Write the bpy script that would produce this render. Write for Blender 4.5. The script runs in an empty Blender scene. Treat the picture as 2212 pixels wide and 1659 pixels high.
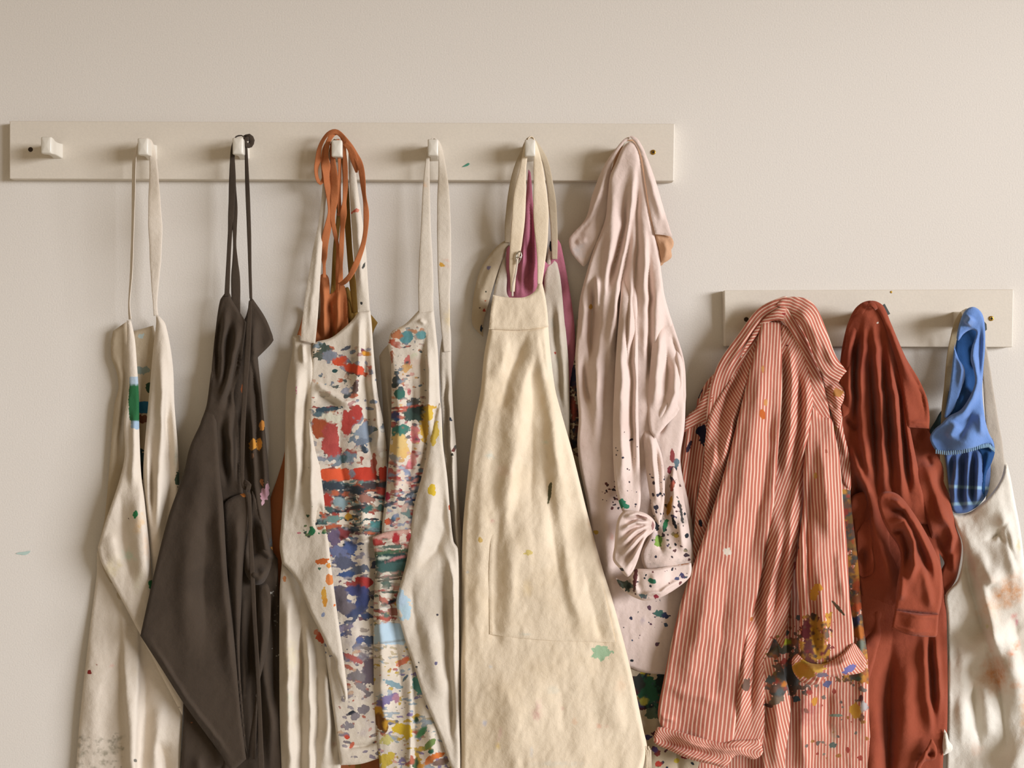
import bpy, math, random
import numpy as np
from mathutils import Vector
from mathutils.geometry import delaunay_2d_cdt

# ---------------------------------------------------------------- camera, world, light, exposure
S, D, CX, CY, CZ = 0.0007, 1.8, 1106.0, 829.5, 1.25      # metres per pixel on the wall, camera distance, frame centre, eye height
scn = bpy.context.scene
cam = bpy.data.cameras.new('camera'); cam_o = bpy.data.objects.new('camera', cam)
scn.collection.objects.link(cam_o); scn.camera = cam_o
cam.sensor_width = 36.0; cam.lens = 36.0 * (D / S) / 2212.0
cam_o.location = (0, -D, CZ); cam_o.rotation_euler = (math.pi / 2, 0, 0)
cam.clip_start = 0.05

w = bpy.data.worlds.new('room_light'); scn.world = w; w.use_nodes = True
w.node_tree.nodes['Background'].inputs[0].default_value = (1.0, 0.84, 0.63, 1)
w.node_tree.nodes['Background'].inputs[1].default_value = 0.56

def area(name, loc, target, sx, sy, power, col):
    l = bpy.data.lights.new(name, 'AREA'); l.shape = 'RECTANGLE'; l.size = sx; l.size_y = sy
    l.energy = power; l.color = col
    o = bpy.data.objects.new(name, l); scn.collection.objects.link(o); o.location = loc
    o.rotation_euler = (Vector(target) - Vector(loc)).to_track_quat('-Z', 'Y').to_euler()
    return o
area('window_daylight', (10.0, -6.6, 2.75), (0.1, 0, 1.15), 6.4, 2.8, 2500, (0.98, 1.0, 1.08))

scn.view_settings.view_transform = 'Standard'; scn.view_settings.look = 'None'
scn.view_settings.gamma = 1.0; scn.view_settings.use_curve_mapping = False
scn.view_settings.exposure = -0.52

# ---------------------------------------------------------------- small tools
def P(px, py, d):
    """pixel + distance from the wall in mm -> world point"""
    k = (D - d * 0.001) / D
    return Vector(((px - CX) * S * k, -d * 0.001, CZ + (CY - py) * S * k))

def lin(c):
    if isinstance(c, str):
        c = [int(c[i:i + 2], 16) / 255 for i in (0, 2, 4)]
    return np.array([x / 12.92 if x <= 0.04045 else ((x + 0.055) / 1.055) ** 2.4 for x in c])

def hsh(i, j, s):
    v = np.sin(i * 127.1 + j * 311.7 + s * 74.7) * 43758.5453
    return v - np.floor(v)
def vn(x, y, s=0):
    xi, yi = np.floor(x), np.floor(y); fx, fy = x - xi, y - yi
    fx = fx * fx * (3 - 2 * fx); fy = fy * fy * (3 - 2 * fy)
    a, b, c, d = hsh(xi, yi, s), hsh(xi + 1, yi, s), hsh(xi, yi + 1, s), hsh(xi + 1, yi + 1, s)
    return (a * (1 - fx) + b * fx) * (1 - fy) + (c * (1 - fx) + d * fx) * fy
def fbm(x, y, s=0):
    return 0.55 * vn(x, y, s) + 0.3 * vn(x * 2.1, y * 2.1, s + 3) + 0.15 * vn(x * 4.3, y * 4.3, s + 7)

def smooth_path(pts, closed, step):
    """Catmull-Rom through the points; a point with a third value is a hard corner"""
    n = len(pts); out = []
    p = [np.array(q[:2], float) for q in pts]; hard = [len(q) > 2 for q in pts]
    segs = n if closed else n - 1
    for i in range(segs):
        a, b = p[i], p[(i + 1) % n]
        pa = p[i - 1] if (closed or i > 0) else a
        nb = p[(i + 2) % n] if (closed or i + 2 < n) else b
        la = np.linalg.norm(b - a) + 1e-6
        ta = (b - a) if hard[i] else (b - pa) * la / (la + np.linalg.norm(a - pa) + 1e-6)
        tb = (b - a) if hard[(i + 1) % n] else (nb - a) * la / (la + np.linalg.norm(nb - b) + 1e-6)
        m = max(1, int(la / step))
        for k in range(m):
            t = k / m; t2, t3 = t * t, t * t * t
            out.append(a * (2 * t3 - 3 * t2 + 1) + ta * (t3 - 2 * t2 + t) + b * (3 * t2 - 2 * t3) + tb * (t3 - t2))
    if not closed: out.append(p[-1])
    return np.array(out)

def seg_dist(X, Y, path, closed=False):
    """distance to a polyline, signed side (+ = right of a path running down), position along"""
    best = np.full(X.shape, 1e9); sgn = np.zeros(X.shape); pos = np.zeros(X.shape)
    n = len(path)
    for i in range(n if closed else n - 1):
        a, b = path[i], path[(i + 1) % n]; e = b - a; L2 = e @ e + 1e-9
        t = np.clip(((X - a[0]) * e[0] + (Y - a[1]) * e[1]) / L2, 0, 1)
        dx, dy = X - a[0] - t * e[0], Y - a[1] - t * e[1]
        dd = dx * dx + dy * dy; m = dd < best
        best = np.where(m, dd, best)
        sgn = np.where(m, -np.sign(e[0] * dy - e[1] * dx), sgn)
        pos = np.where(m, i + t, pos)
    return np.sqrt(best), sgn, pos

def inside(X, Y, poly):
    r = np.zeros(X.shape, bool); n = len(poly); j = n - 1
    for i in range(n):
        xi, yi = poly[i]; xj, yj = poly[j]
        if yi != yj:
            r ^= ((yi > Y) != (yj > Y)) & (X < (xj - xi) * (Y - yi) / (yj - yi) + xi)
        j = i
    return r

def field(spec, X, Y):
    """depth in mm: a number, or [(x, y, mm), ...] blended by nearness"""
    if callable(spec): return spec(X, Y)
    if not isinstance(spec, (list, tuple)): return np.full(X.shape, float(spec))
    num = 0; den = 0
    for x, y, v in spec:
        wgt = 1 / (((X - x) ** 2 + (Y - y) ** 2) ** 1.1 + 200); num = num + wgt * v; den = den + wgt
    return num / den

def relief(X, Y, folds, wrinkle=None, seed=0, gain=1.4):
    """folds: (height mm, width left px, width right px, [(x, y[, weight]), ...])"""
    d = np.zeros(X.shape)
    X0, Y0 = X, Y
    X = X0 + 7 * (fbm(X0 / 60, Y0 / 75, seed + 11) - 0.5) + 2.5 * (vn(X0 / 15, Y0 / 26, seed + 13) - 0.5)
    Y = Y0 + 7 * (fbm(X0 / 50, Y0 / 60, seed + 12) - 0.5)
    for fi, f in enumerate(folds):
        amp, wl, wr, pts = f
        path = smooth_path([q[:2] for q in pts], False, 40) if len(pts) > 2 else np.array([q[:2] for q in pts], float)
        dist, sg, pos = seg_dist(X, Y, path)
        tq = dist / (np.maximum(np.where(sg > 0, wr, wl), 3.9 if abs(amp) > 4.5 else 3.0) * 1.15)
        pr = np.exp(-tq ** 2) if amp > 0 else np.exp(-(tq * 1.05) ** 1.25)
        s = pos / (len(path) - 1)
        e_ = np.clip(np.minimum(s, 1 - s) / 0.28, 0, 1); pr = pr * (0.08 + 0.92 * e_ * e_ * (3 - 2 * e_))
        ws = [q[2] if len(q) > 2 else 1.0 for q in pts]
        pr = pr * np.interp(s, np.linspace(0, 1, len(ws)), ws)
        d += amp * gain * pr * (0.62 + 0.76 * vn(X0 / 45 + fi * 5.1, Y0 / 70, seed + 17))
    if wrinkle:
        a, sx, sy = wrinkle
        d += a * (fbm(X / sx, Y / sy, seed) - 0.5) * 2 + 0.55 * a * (fbm(X / 17 + Y / 60, Y / 30, seed + 5) - 0.5)
    return d

def paint_field(X, Y, blobs):
    """flat paint marks: (x, y, half width, half height, turn deg, colour, raggedness)"""
    col = np.zeros((len(X), 4)); soft_ = np.zeros((len(X), 4))
    for bi, b in enumerate(blobs):
        if b[0] == 'smear':                      # brushed-on paint: layers of ragged sideways strokes
            _, (bx0, by0, bx1, by1), pal, thr, sx, sy, sd, edge = b
            m = np.nonzero((X > bx0 - edge) & (X < bx1 + edge) & (Y > by0 - edge) & (Y < by1 + edge))[0]
            if not len(m): continue
            xm, ym = X[m], Y[m]
            inn = np.minimum.reduce([xm - bx0, bx1 - xm, ym - by0, by1 - ym]) / edge
            for ki, c in enumerate(pal):
                wx = xm + 9 * (vn(xm / 30, ym / 24, sd + ki) - .5); wy = ym + 7 * (vn(xm / 26, ym / 40, sd + ki + 31) - .5)
                n = 0.62 * vn(wx / sx + 17.3 * ki, wy / sy + 5.1 * ki, sd) + 0.26 * vn(wx / sx * 2.4, wy / sy * 2.2 + 9 * ki, sd + 4) + 0.12 * vn(wx / 3.4, wy / 2.4, sd + ki)
                a = np.clip((n - thr + 0.25 * np.minimum(inn, 0)) / 0.09 + 0.4, 0, 1); cc = lin(c); cc = (cc * 0.94 + cc.mean() * 0.06) * 0.88
                k = a[:, None]
                col[m, :3] = np.where(col[m, 3:4] > 0.02, col[m, :3] * (1 - k) + cc * k, cc); col[m, 3] = np.maximum(col[m, 3], a)
            continue
        x, y, rx, ry, rot, c = b[:6]; rag = b[6] if len(b) > 6 else 0.6; op = b[7] if len(b) > 7 else 1.0
        R = max(rx, ry) * 1.6 + 4
        m = np.nonzero((abs(X - x) < R) & (abs(Y - y) < R))[0]
        if not len(m): continue
        ca, sa = math.cos(math.radians(rot)), math.sin(math.radians(rot))
        u = ((X[m] - x) * ca + (Y[m] - y) * sa) / rx; v = (-(X[m] - x) * sa + (Y[m] - y) * ca) / ry
        q = max(4.0, min(rx, ry) * 0.55)
        sq = rag < 0; rag = abs(rag)              # a negative raggedness gives a squared-off patch
        r = ((u ** 4 + v ** 4) ** 0.25 if sq else np.sqrt(u * u + v * v)) + rag * (fbm(X[m] / q + bi * 3.7, Y[m] / q, bi % 17) - 0.5) * 1.6
        if op < 1:
            a = np.clip(1.25 - r, 0, 1) ** 1.3 * op; a = np.minimum(a, 0.95); cc = lin(c); k = a[:, None]
            soft_[m, :3] = np.where(soft_[m, 3:4] > 0.02, soft_[m, :3] * (1 - k) + cc * k, cc)
            soft_[m, 3] = np.maximum(soft_[m, 3], a); continue
        r = r + rag * 0.35 * (vn(X[m] / 3.1 + bi, Y[m] / 2.3, bi % 13) - 0.5)
        soft = max(0.12, 3.0 / min(rx, ry))
        a = np.clip((1 - r) / soft + 0.5, 0, 1) * op
        cc = lin(c); cc = (cc * 0.94 + cc.mean() * 0.06) * 0.85; k = a[:, None]
        old_a = col[m, 3:4]
        col[m, :3] = np.where(old_a > 0.02, col[m, :3] * (1 - k) + cc * k, cc)
        col[m, 3] = np.maximum(col[m, 3] * (1 - a) + a, a)
    return col, soft_

PAL = ['c8382a', 'd9542f', '2f5d57', '33415f', '3f3a3c', 'd9a92e', '6a7f96', '8d4a48', '50618f', 'e8d7b8', '7d6f6c', 'b5634a', '3c7a68']
def splash(seed, n, box, rx=(2, 9), ry=(1.5, 5), pal=PAL, rot=(-30, 30), rag=0.8, op=1.0):
    r = random.Random(seed); out = []
    for _ in range(n):
        k = r.random() ** 2
        out.append((r.uniform(box[0], box[2]), r.uniform(box[1], box[3]), rx[0] + (rx[1] - rx[0]) * k, ry[0] + (ry[1] - ry[0]) * k * r.uniform(.6, 1.2),
                    r.uniform(*rot), r.choice(pal), rag, op))
    return out

_seed = [0]
def sheet(outline, depth, folds=(), roll=(9, 5), wrinkle=(1.9, 40, 110), paint=(), stripe=None, res=3.6, th=1.1, pleat=None, seed=None, lift=0.0, gain=1.4):
    """one layer of cloth: outline in pixels, its distance from the wall and its folds in mm"""
    _seed[0] += 1; sd = seed or _seed[0]
    bd = smooth_path(outline, True, res)
    x0, y0 = bd.min(0); x1, y1 = bd.max(0)
    gx, gy = np.meshgrid(np.arange(x0, x1, res), np.arange(y0, y1, res * 0.88))
    gx = gx + (np.arange(gx.shape[0]) % 2)[:, None] * res * 0.5
    gx, gy = gx.ravel(), gy.ravel()
    m = inside(gx, gy, bd); gx, gy = gx[m], gy[m]
    dist, _, _ = seg_dist(gx, gy, bd, True); m = dist > res * 0.6
    pts = np.vstack([bd, np.column_stack([gx[m], gy[m]])])
    nb = len(bd)
    vo, _, fo, *_ = delaunay_2d_cdt([Vector(p) for p in pts], [], [list(range(nb))], 1, 1e-4, False)
    V = np.array([tuple(v) for v in vo]); F = np.array(fo, dtype=np.int64)
    cxy = V[F].mean(axis=1); F = F[inside(cxy[:, 0], cxy[:, 1], bd)]
    X, Y = V[:, 0], V[:, 1]
    dd, _, _ = seg_dist(X, Y, bd, True)
    d = field(depth, X, Y)
    t = np.clip(dd / (roll[0] * 0.75), 0, 1); roll = (roll[0], roll[1] * 0.6)
    d = d + relief(X, Y, folds, wrinkle, sd, gain) * (0.35 + 0.65 * np.clip(dd / 10, 0, 1)) - roll[1] * (1 - t) ** 2
    d = d + lift
    if pleat: d = d + pleat(X, Y)
    d = np.maximum(d, 0.6 if th < 0.9 else 2.5)
    # hem: the border turned back by the thickness of the cloth
    e = np.sort(np.vstack([F[:, [0, 1]], F[:, [1, 2]], F[:, [2, 0]]]), axis=1)
    key = e[:, 0] * (len(V) + 1) + e[:, 1]; uq, ix, ct = np.unique(key, return_index=True, return_counts=True)
    be = e[ix[ct == 1]]; bv = np.unique(be); mp = np.full(len(V), -1); n0 = len(V); mp[bv] = np.arange(len(bv))
    X2 = np.concatenate([X, X[bv], X[bv]]); Y2 = np.concatenate([Y, Y[bv], Y[bv]])
    d2 = np.concatenate([d, d[bv], np.maximum(d[bv] - th, 0.5)])
    a, b = n0 + mp[be[:, 0]], n0 + mp[be[:, 1]]; c, dq = b + len(bv), a + len(bv)
    F2 = np.vstack([F[:, ::-1], np.column_stack([a, b, c]), np.column_stack([a, c, dq])])
    st = stripe(X2, Y2) if stripe else np.zeros(len(X2))
    return dict(X=X2, Y=Y2, d=d2, F=F2, paint=paint_field(X2, Y2, paint), st=st)

def ribbon(pts, th=1.3, seg=10, paint=(), step=5, round_=False, lively=0.15):
    """a strap: (x, y, mm from wall, width px[, turn deg]) along its middle, as a flat tube"""
    p = np.array([list(q[:4]) + [q[4] if len(q) > 4 else 0] for q in pts], float)
    n = len(p); out = []
    for i in range(n - 1):
        a, b = p[i], p[i + 1]; pa = p[i - 1] if i else a; nb = p[i + 2] if i + 2 < n else b
        L = math.hypot(b[0] - a[0], b[1] - a[1]) + abs(b[2] - a[2]); m = max(2, int(L / step))
        for k in range(m):
            t = k / m
            out.append(0.5 * ((2 * a) + (b - pa) * t + (2 * pa - 5 * a + 4 * b - nb) * t * t + (3 * a - pa - 3 * b + nb) * t ** 3))
    out.append(p[-1]); q = np.array(out); N = len(q); _seed[0] += 1
    if not round_:
        tt = np.arange(N) * 1.0
        q[:, 3] *= 1.0 + 0.5 * lively * (vn(tt / 7, tt * 0, _seed[0]) - 0.5); q[:, 4] += 80 * lively * (vn(tt / 9, tt * 0 + 3, _seed[0]) - 0.5)
    W = np.array([P(*r[:3]) for r in q]); T = np.gradient(W, axis=0); T /= np.linalg.norm(T, axis=1)[:, None] + 1e-9
    V = []; prev = None
    for i in range(N):
        t = T[i]
        s = np.cross(t, (0, -1, 0)); 
        if np.linalg.norm(s) < 0.25: s = prev if prev is not None else np.array((1., 0, 0))
        s = s / np.linalg.norm(s)
        if prev is not None and s @ prev < 0: s = -s
        prev = s
        nrm = np.cross(s, t); nrm /= np.linalg.norm(nrm)
        a = math.radians(q[i, 4]); u = s * math.cos(a) + nrm * math.sin(a); v = -s * math.sin(a) + nrm * math.cos(a)
        hw = max(q[i, 3], 1.2) * S * 0.5; ht = (hw if round_ else th * 0.0005)
        for k in range(seg):
            an = 2 * math.pi * k / seg; cx, sy = math.cos(an), math.sin(an)
            V.append(W[i] + u * hw * math.copysign(abs(cx) ** 0.55, cx) + v * ht * math.copysign(abs(sy) ** 0.7, sy))
    F = []
    for i in range(N - 1):
        for k in range(seg):
            a, b = i * seg + k, i * seg + (k + 1) % seg
            F += [(a, b, b + seg), (a, b + seg, a + seg)]
    for k in range(1, seg - 1):
        F += [(0, k + 1, k), ((N - 1) * seg, (N - 1) * seg + k, (N - 1) * seg + k + 1)]
    V = np.array(V)
    k = (D + V[:, 1]) / D; X = V[:, 0] / S / k + CX; Y = CY - (V[:, 2] - CZ) / S / k
    return dict(W=V, X=X, Y=Y, F=np.array(F), paint=paint_field(X, Y, paint), st=np.zeros(len(X)))

col = scn.collection
def thing(name, label, cat, px, py, d=20, group=None):
    o = bpy.data.objects.new(name, None); col.objects.link(o); o.location = P(px, py, d); o.empty_display_size = 0.05
    o['label'] = label; o['category'] = cat
    if group: o['group'] = group
    return o

def mesh_obj(name, V, F, mat, parent=None, smooth=True):
    me = bpy.data.meshes.new(name)
    F = np.asarray(F)
    if F.ndim == 2:
        me.vertices.add(len(V)); me.vertices.foreach_set('co', np.asarray(V, np.float32).ravel())
        k = F.shape[1]
        me.loops.add(F.size); me.loops.foreach_set('vertex_index', F.astype(np.int32).ravel())
        me.polygons.add(len(F)); me.polygons.foreach_set('loop_start', np.arange(0, F.size, k, dtype=np.int32))
        me.update(calc_edges=True)
    me.shade_smooth() if smooth else me.shade_flat()
    me.materials.append(mat)
    o = bpy.data.objects.new(name, me); col.objects.link(o)
    if parent: o.parent = parent
    return o

def origin(o):
    v = Vector(o.location)
    while o.parent: o = o.parent; v += Vector(o.location)
    return v

def cloth(name, pieces, mat, parent, label=None):
    """one part of a garment, made of one or more layers of cloth"""
    Vs, Fs, Ps, Ss, Qs = [], [], [], [], []; n = 0
    for s in pieces:
        if 'W' in s: W = s['W']
        else:
            k = (D - s['d'] * 0.001) / D
            W = np.column_stack([(s['X'] - CX) * S * k, -s['d'] * 0.001, CZ + (CY - s['Y']) * S * k])
        Vs.append(W); Fs.append(s['F'] + n); Ps.append(s['paint'][0]); Qs.append(s['paint'][1]); Ss.append(s['st']); n += len(W)
    V = np.vstack(Vs) - np.array(origin(parent))
    o = mesh_obj(name, V, np.vstack(Fs), mat, parent)
    me = o.data
    a = me.attributes.new('paint', 'FLOAT_COLOR', 'POINT'); a.data.foreach_set('color', np.vstack(Ps).astype(np.float32).ravel())
    a = me.attributes.new('stain', 'FLOAT_COLOR', 'POINT'); a.data.foreach_set('color', np.vstack(Qs).astype(np.float32).ravel())
    a = me.attributes.new('stripe', 'FLOAT', 'POINT'); a.data.foreach_set('value', np.concatenate(Ss).astype(np.float32))
    if label: o['label'] = label
    return o

# ---------------------------------------------------------------- materials
def nodes(name):
    m = bpy.data.materials.new(name); m.use_nodes = True; nt = m.node_tree; b = nt.nodes['Principled BSDF']
    return m, nt, b
def node(nt, kind, **kw):
    n = nt.nodes.new(kind)
    for k, v in kw.items():
        if k in n.inputs: n.inputs[k].default_value = v
        else: setattr(n, k, v)
    return n
def rgba(c): return tuple(lin(c)) + (1.0,)

def fabric(name, base, second=None, mottled=0.10, rough=0.92, weave=0.25, stripes=None, stain=None, sheen=0.04, scale=900):
    m, nt, b = nodes(name); L = nt.links.new
    tc = node(nt, 'ShaderNodeTexCoord')
    big = node(nt, 'ShaderNodeTexNoise', Scale=9.0, Detail=5.0, Roughness=0.6); L(tc.outputs['Object'], big.inputs['Vector'])
    fine = node(nt, 'ShaderNodeTexNoise', Scale=scale, Detail=2.0); L(tc.outputs['Object'], fine.inputs['Vector'])
    ramp = node(nt, 'ShaderNodeMix', data_type='RGBA')
    ramp.inputs['A'].default_value = rgba(base); ramp.inputs['B'].default_value = rgba(second or base)
    mr = node(nt, 'ShaderNodeMapRange'); mr.inputs[1].default_value = 0.50; mr.inputs[2].default_value = 0.68
    L(big.outputs['Fac'], mr.inputs[0]); L(mr.outputs[0], ramp.inputs['Factor'])
    cur = ramp.outputs['Result']
    if stripes:
        at = node(nt, 'ShaderNodeAttribute', attribute_name='stripe')
        fr = node(nt, 'ShaderNodeMath', operation='FRACT'); L(at.outputs['Fac'], fr.inputs[0])
        pp = node(nt, 'ShaderNodeMath', operation='PINGPONG'); pp.inputs[1].default_value = 0.5; L(fr.outputs[0], pp.inputs[0])
        sr = node(nt, 'ShaderNodeMapRange', interpolation_type='SMOOTHSTEP'); sr.inputs[1].default_value = 0.10; sr.inputs[2].default_value = 0.24
        L(pp.outputs[0], sr.inputs[0])
        mx = node(nt, 'ShaderNodeMix', data_type='RGBA'); L(sr.outputs[0], mx.inputs['Factor'])
        mx.inputs['A'].default_value = rgba(stripes); L(cur, mx.inputs['B']); cur = mx.outputs['Result']
    mul = node(nt, 'ShaderNodeMapRange'); mul.inputs[3].default_value = 1 - mottled; mul.inputs[4].default_value = 1 + mottled
    L(fine.outputs['Fac'], mul.inputs[0])
    hv = node(nt, 'ShaderNodeHueSaturation'); L(mul.outputs[0], hv.inputs['Value']); L(cur, hv.inputs['Color']); cur = hv.outputs['Color']
    if stain:                                    # faded washed-in paint, shapes of its own
        for i, (c, sc, lo, hi, am) in enumerate(stain):
            nz = node(nt, 'ShaderNodeTexNoise', Scale=sc, Detail=4.0, Roughness=0.65, noise_dimensions='4D'); nz.inputs['W'].default_value = i * 3.3 + 1
            L(tc.outputs['Object'], nz.inputs['Vector'])
            r2 = node(nt, 'ShaderNodeMapRange', interpolation_type='SMOOTHSTEP'); r2.inputs[1].default_value = lo; r2.inputs[2].default_value = hi; r2.inputs[4].default_value = am
            L(nz.outputs['Fac'], r2.inputs[0])
            mx = node(nt, 'ShaderNodeMix', data_type='RGBA'); L(r2.outputs[0], mx.inputs['Factor']); L(cur, mx.inputs['A']); mx.inputs['B'].default_value = rgba(c)
            cur = mx.outputs['Result']
    sa = node(nt, 'ShaderNodeAttribute', attribute_name='stain')
    sn = node(nt, 'ShaderNodeTexNoise', Scale=130.0, Detail=5.0, Roughness=0.7); L(tc.outputs['Object'], sn.inputs['Vector'])
    sm = node(nt, 'ShaderNodeMapRange'); sm.inputs[1].default_value = 0.3; sm.inputs[2].default_value = 0.7; sm.inputs[3].default_value = 0.35; sm.inputs[4].default_value = 1.15; L(sn.outputs['Fac'], sm.inputs[0])
    sx = node(nt, 'ShaderNodeMath', operation='MULTIPLY', use_clamp=True); L(sa.outputs['Alpha'], sx.inputs[0]); L(sm.outputs[0], sx.inputs[1])
    mx = node(nt, 'ShaderNodeMix', data_type='RGBA'); L(sx.outputs[0], mx.inputs['Factor']); L(cur, mx.inputs['A']); L(sa.outputs['Color'], mx.inputs['B']); cur = mx.outputs['Result']
    pa = node(nt, 'ShaderNodeAttribute', attribute_name='paint')
    nz = node(nt, 'ShaderNodeTexNoise', Scale=260.0, Detail=3.0); L(tc.outputs['Object'], nz.inputs['Vector'])
    ad = node(nt, 'ShaderNodeMath', operation='MULTIPLY_ADD'); ad.inputs[1].default_value = 0.7; L(nz.outputs['Fac'], ad.inputs[0]); 
    sb = node(nt, 'ShaderNodeMath', operation='SUBTRACT'); sb.inputs[1].default_value = 0.35; L(pa.outputs['Alpha'], sb.inputs[0]); L(sb.outputs[0], ad.inputs[2])
    ms = node(nt, 'ShaderNodeMapRange', interpolation_type='SMOOTHSTEP'); ms.inputs[1].default_value = 0.36; ms.inputs[2].default_value = 0.58; L(ad.outputs[0], ms.inputs[0])
    mm = node(nt, 'ShaderNodeMath', operation='MULTIPLY'); L(ms.outputs[0], mm.inputs[0])
    cl = node(nt, 'ShaderNodeMapRange'); cl.inputs[1].default_value = 0.0; cl.inputs[2].default_value = 0.5; L(pa.outputs['Alpha'], cl.inputs[0]); L(cl.outputs[0], mm.inputs[1])
    mx = node(nt, 'ShaderNodeMix', data_type='RGBA'); L(mm.outputs[0], mx.inputs['Factor']); L(cur, mx.inputs['A']); L(pa.outputs['Color'], mx.inputs['B'])
    L(mx.outputs['Result'], b.inputs['Base Color'])
    b.inputs['Roughness'].default_value = rough; b.inputs['Specular IOR Level'].default_value = 0.2
    b.inputs['Sheen Weight'].default_value = sheen; b.inputs['Sheen Roughness'].default_value = 0.5
    bp = node(nt, 'ShaderNodeBump', Strength=weave, Distance=0.0008); L(fine.outputs['Fac'], bp.inputs['Height'])
    b2 = node(nt, 'ShaderNodeTexNoise', Scale=60.0, Detail=4.0, Roughness=0.6); L(tc.outputs['Object'], b2.inputs['Vector'])
    bp2 = node(nt, 'ShaderNodeBump', Strength=0.35, Distance=0.004); L(b2.outputs['Fac'], bp2.inputs['Height']); L(bp.outputs[0], bp2.inputs['Normal'])
    L(bp2.outputs[0], b.inputs['Normal'])
    return m

def plain(name, c, rough=0.5, metal=0.0, spec=0.4):
    m, nt, b = nodes(name); L = nt.links.new
    tc = node(nt, 'ShaderNodeTexCoord'); nz = node(nt, 'ShaderNodeTexNoise', Scale=120.0, Detail=4.0); L(tc.outputs['Object'], nz.inputs['Vector'])
    mr = node(nt, 'ShaderNodeMapRange'); mr.inputs[3].default_value = 0.93; mr.inputs[4].default_value = 1.05; L(nz.outputs['Fac'], mr.inputs[0])
    hv = node(nt, 'ShaderNodeHueSaturation'); hv.inputs['Color'].default_value = rgba(c); L(mr.outputs[0], hv.inputs['Value']); L(hv.outputs['Color'], b.inputs['Base Color'])
    b.inputs['Roughness'].default_value = rough; b.inputs['Metallic'].default_value = metal; b.inputs['Specular IOR Level'].default_value = spec
    return m

def painted_wall(name, c, c2, rough, bump, marks=()):
    m, nt, b = nodes(name); L = nt.links.new
    tc = node(nt, 'ShaderNodeTexCoord')
    n1 = node(nt, 'ShaderNodeTexNoise', Scale=3.0, Detail=4.0); n2 = node(nt, 'ShaderNodeTexNoise', Scale=420.0, Detail=3.0)
    L(tc.outputs['Object'], n1.inputs['Vector']); L(tc.outputs['Object'], n2.inputs['Vector'])
    mx = node(nt, 'ShaderNodeMix', data_type='RGBA'); mx.inputs['A'].default_value = rgba(c); mx.inputs['B'].default_value = rgba(c2); L(n1.outputs['Fac'], mx.inputs['Factor'])
    mr = node(nt, 'ShaderNodeMapRange'); mr.inputs[3].default_value = 0.93; mr.inputs[4].default_value = 1.07; L(n2.outputs['Fac'], mr.inputs[0])
    hv = node(nt, 'ShaderNodeHueSaturation'); L(mx.outputs['Result'], hv.inputs['Color']); L(mr.outputs[0], hv.inputs['Value'])
    L(hv.outputs['Color'], b.inputs['Base Color']); b.inputs['Roughness'].default_value = rough; b.inputs['Specular IOR Level'].default_value = 0.3
    bp = node(nt, 'ShaderNodeBump', Strength=bump, Distance=0.0012); L(n2.outputs['Fac'], bp.inputs['Height']); L(bp.outputs[0], b.inputs['Normal'])
    return m

# ---------------------------------------------------------------- the setting
def box(name, c0, c1, mat, parent=None, bevel=0.0):
    (x0, y0, z0), (x1, y1, z1) = c0, c1
    V = [(x0, y0, z0), (x1, y0, z0), (x1, y1, z0), (x0, y1, z0), (x0, y0, z1), (x1, y0, z1), (x1, y1, z1), (x0, y1, z1)]
    F = [(0, 3, 2, 1), (4, 5, 6, 7), (0, 1, 5, 4), (1, 2, 6, 5), (2, 3, 7, 6), (3, 0, 4, 7)]
    o = mesh_obj(name, V, F, mat, parent, smooth=False)
    if bevel:
        md = o.modifiers.new('bevel', 'BEVEL'); md.width = bevel; md.segments = 2
    return o
M_wall = painted_wall('warm_white_wall_paint', 'dcd5ca', 'dfd9cf', 0.85, 0.25)
M_floor = painted_wall('pale_floor', 'c9c3b8', 'd2ccc1', 0.6, 0.1)
wall = box('wall_back', (-3.2, 0, 0), (3.2, 0.12, 2.36), M_wall); wall['kind'] = 'structure'
flo = box('floor', (-3.2, -3.6, -0.06), (3.2, 0.12, 0.0), M_floor); flo['kind'] = 'structure'
M_ceil = painted_wall('warm_added_ceiling_paint', 'c4b08e', 'c8b595', 0.9, 0.1)
cei = box('added_ceiling', (-3.2, -3.6, 2.36), (3.2, 0.12, 2.42), M_ceil); cei['kind'] = 'structure'  # unseen ceiling, added to darken and warm the top of the wall

# ---------------------------------------------------------------- the two coat racks
M_board = painted_wall('cream_gloss_board_paint', 'd8cebd', 'dad1c2', 0.5, 0.10)
M_peg = plain('white_enamel_peg', 'dbd4c5', 0.3)
M_brass = plain('brass_screw', 'b08a3a', 0.35, 0.9)
M_dark = plain('dark_screw_hole', '3a2c20', 0.8)
M_green = plain('green_paint_smear', '4a8f76', 0.6)

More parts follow.
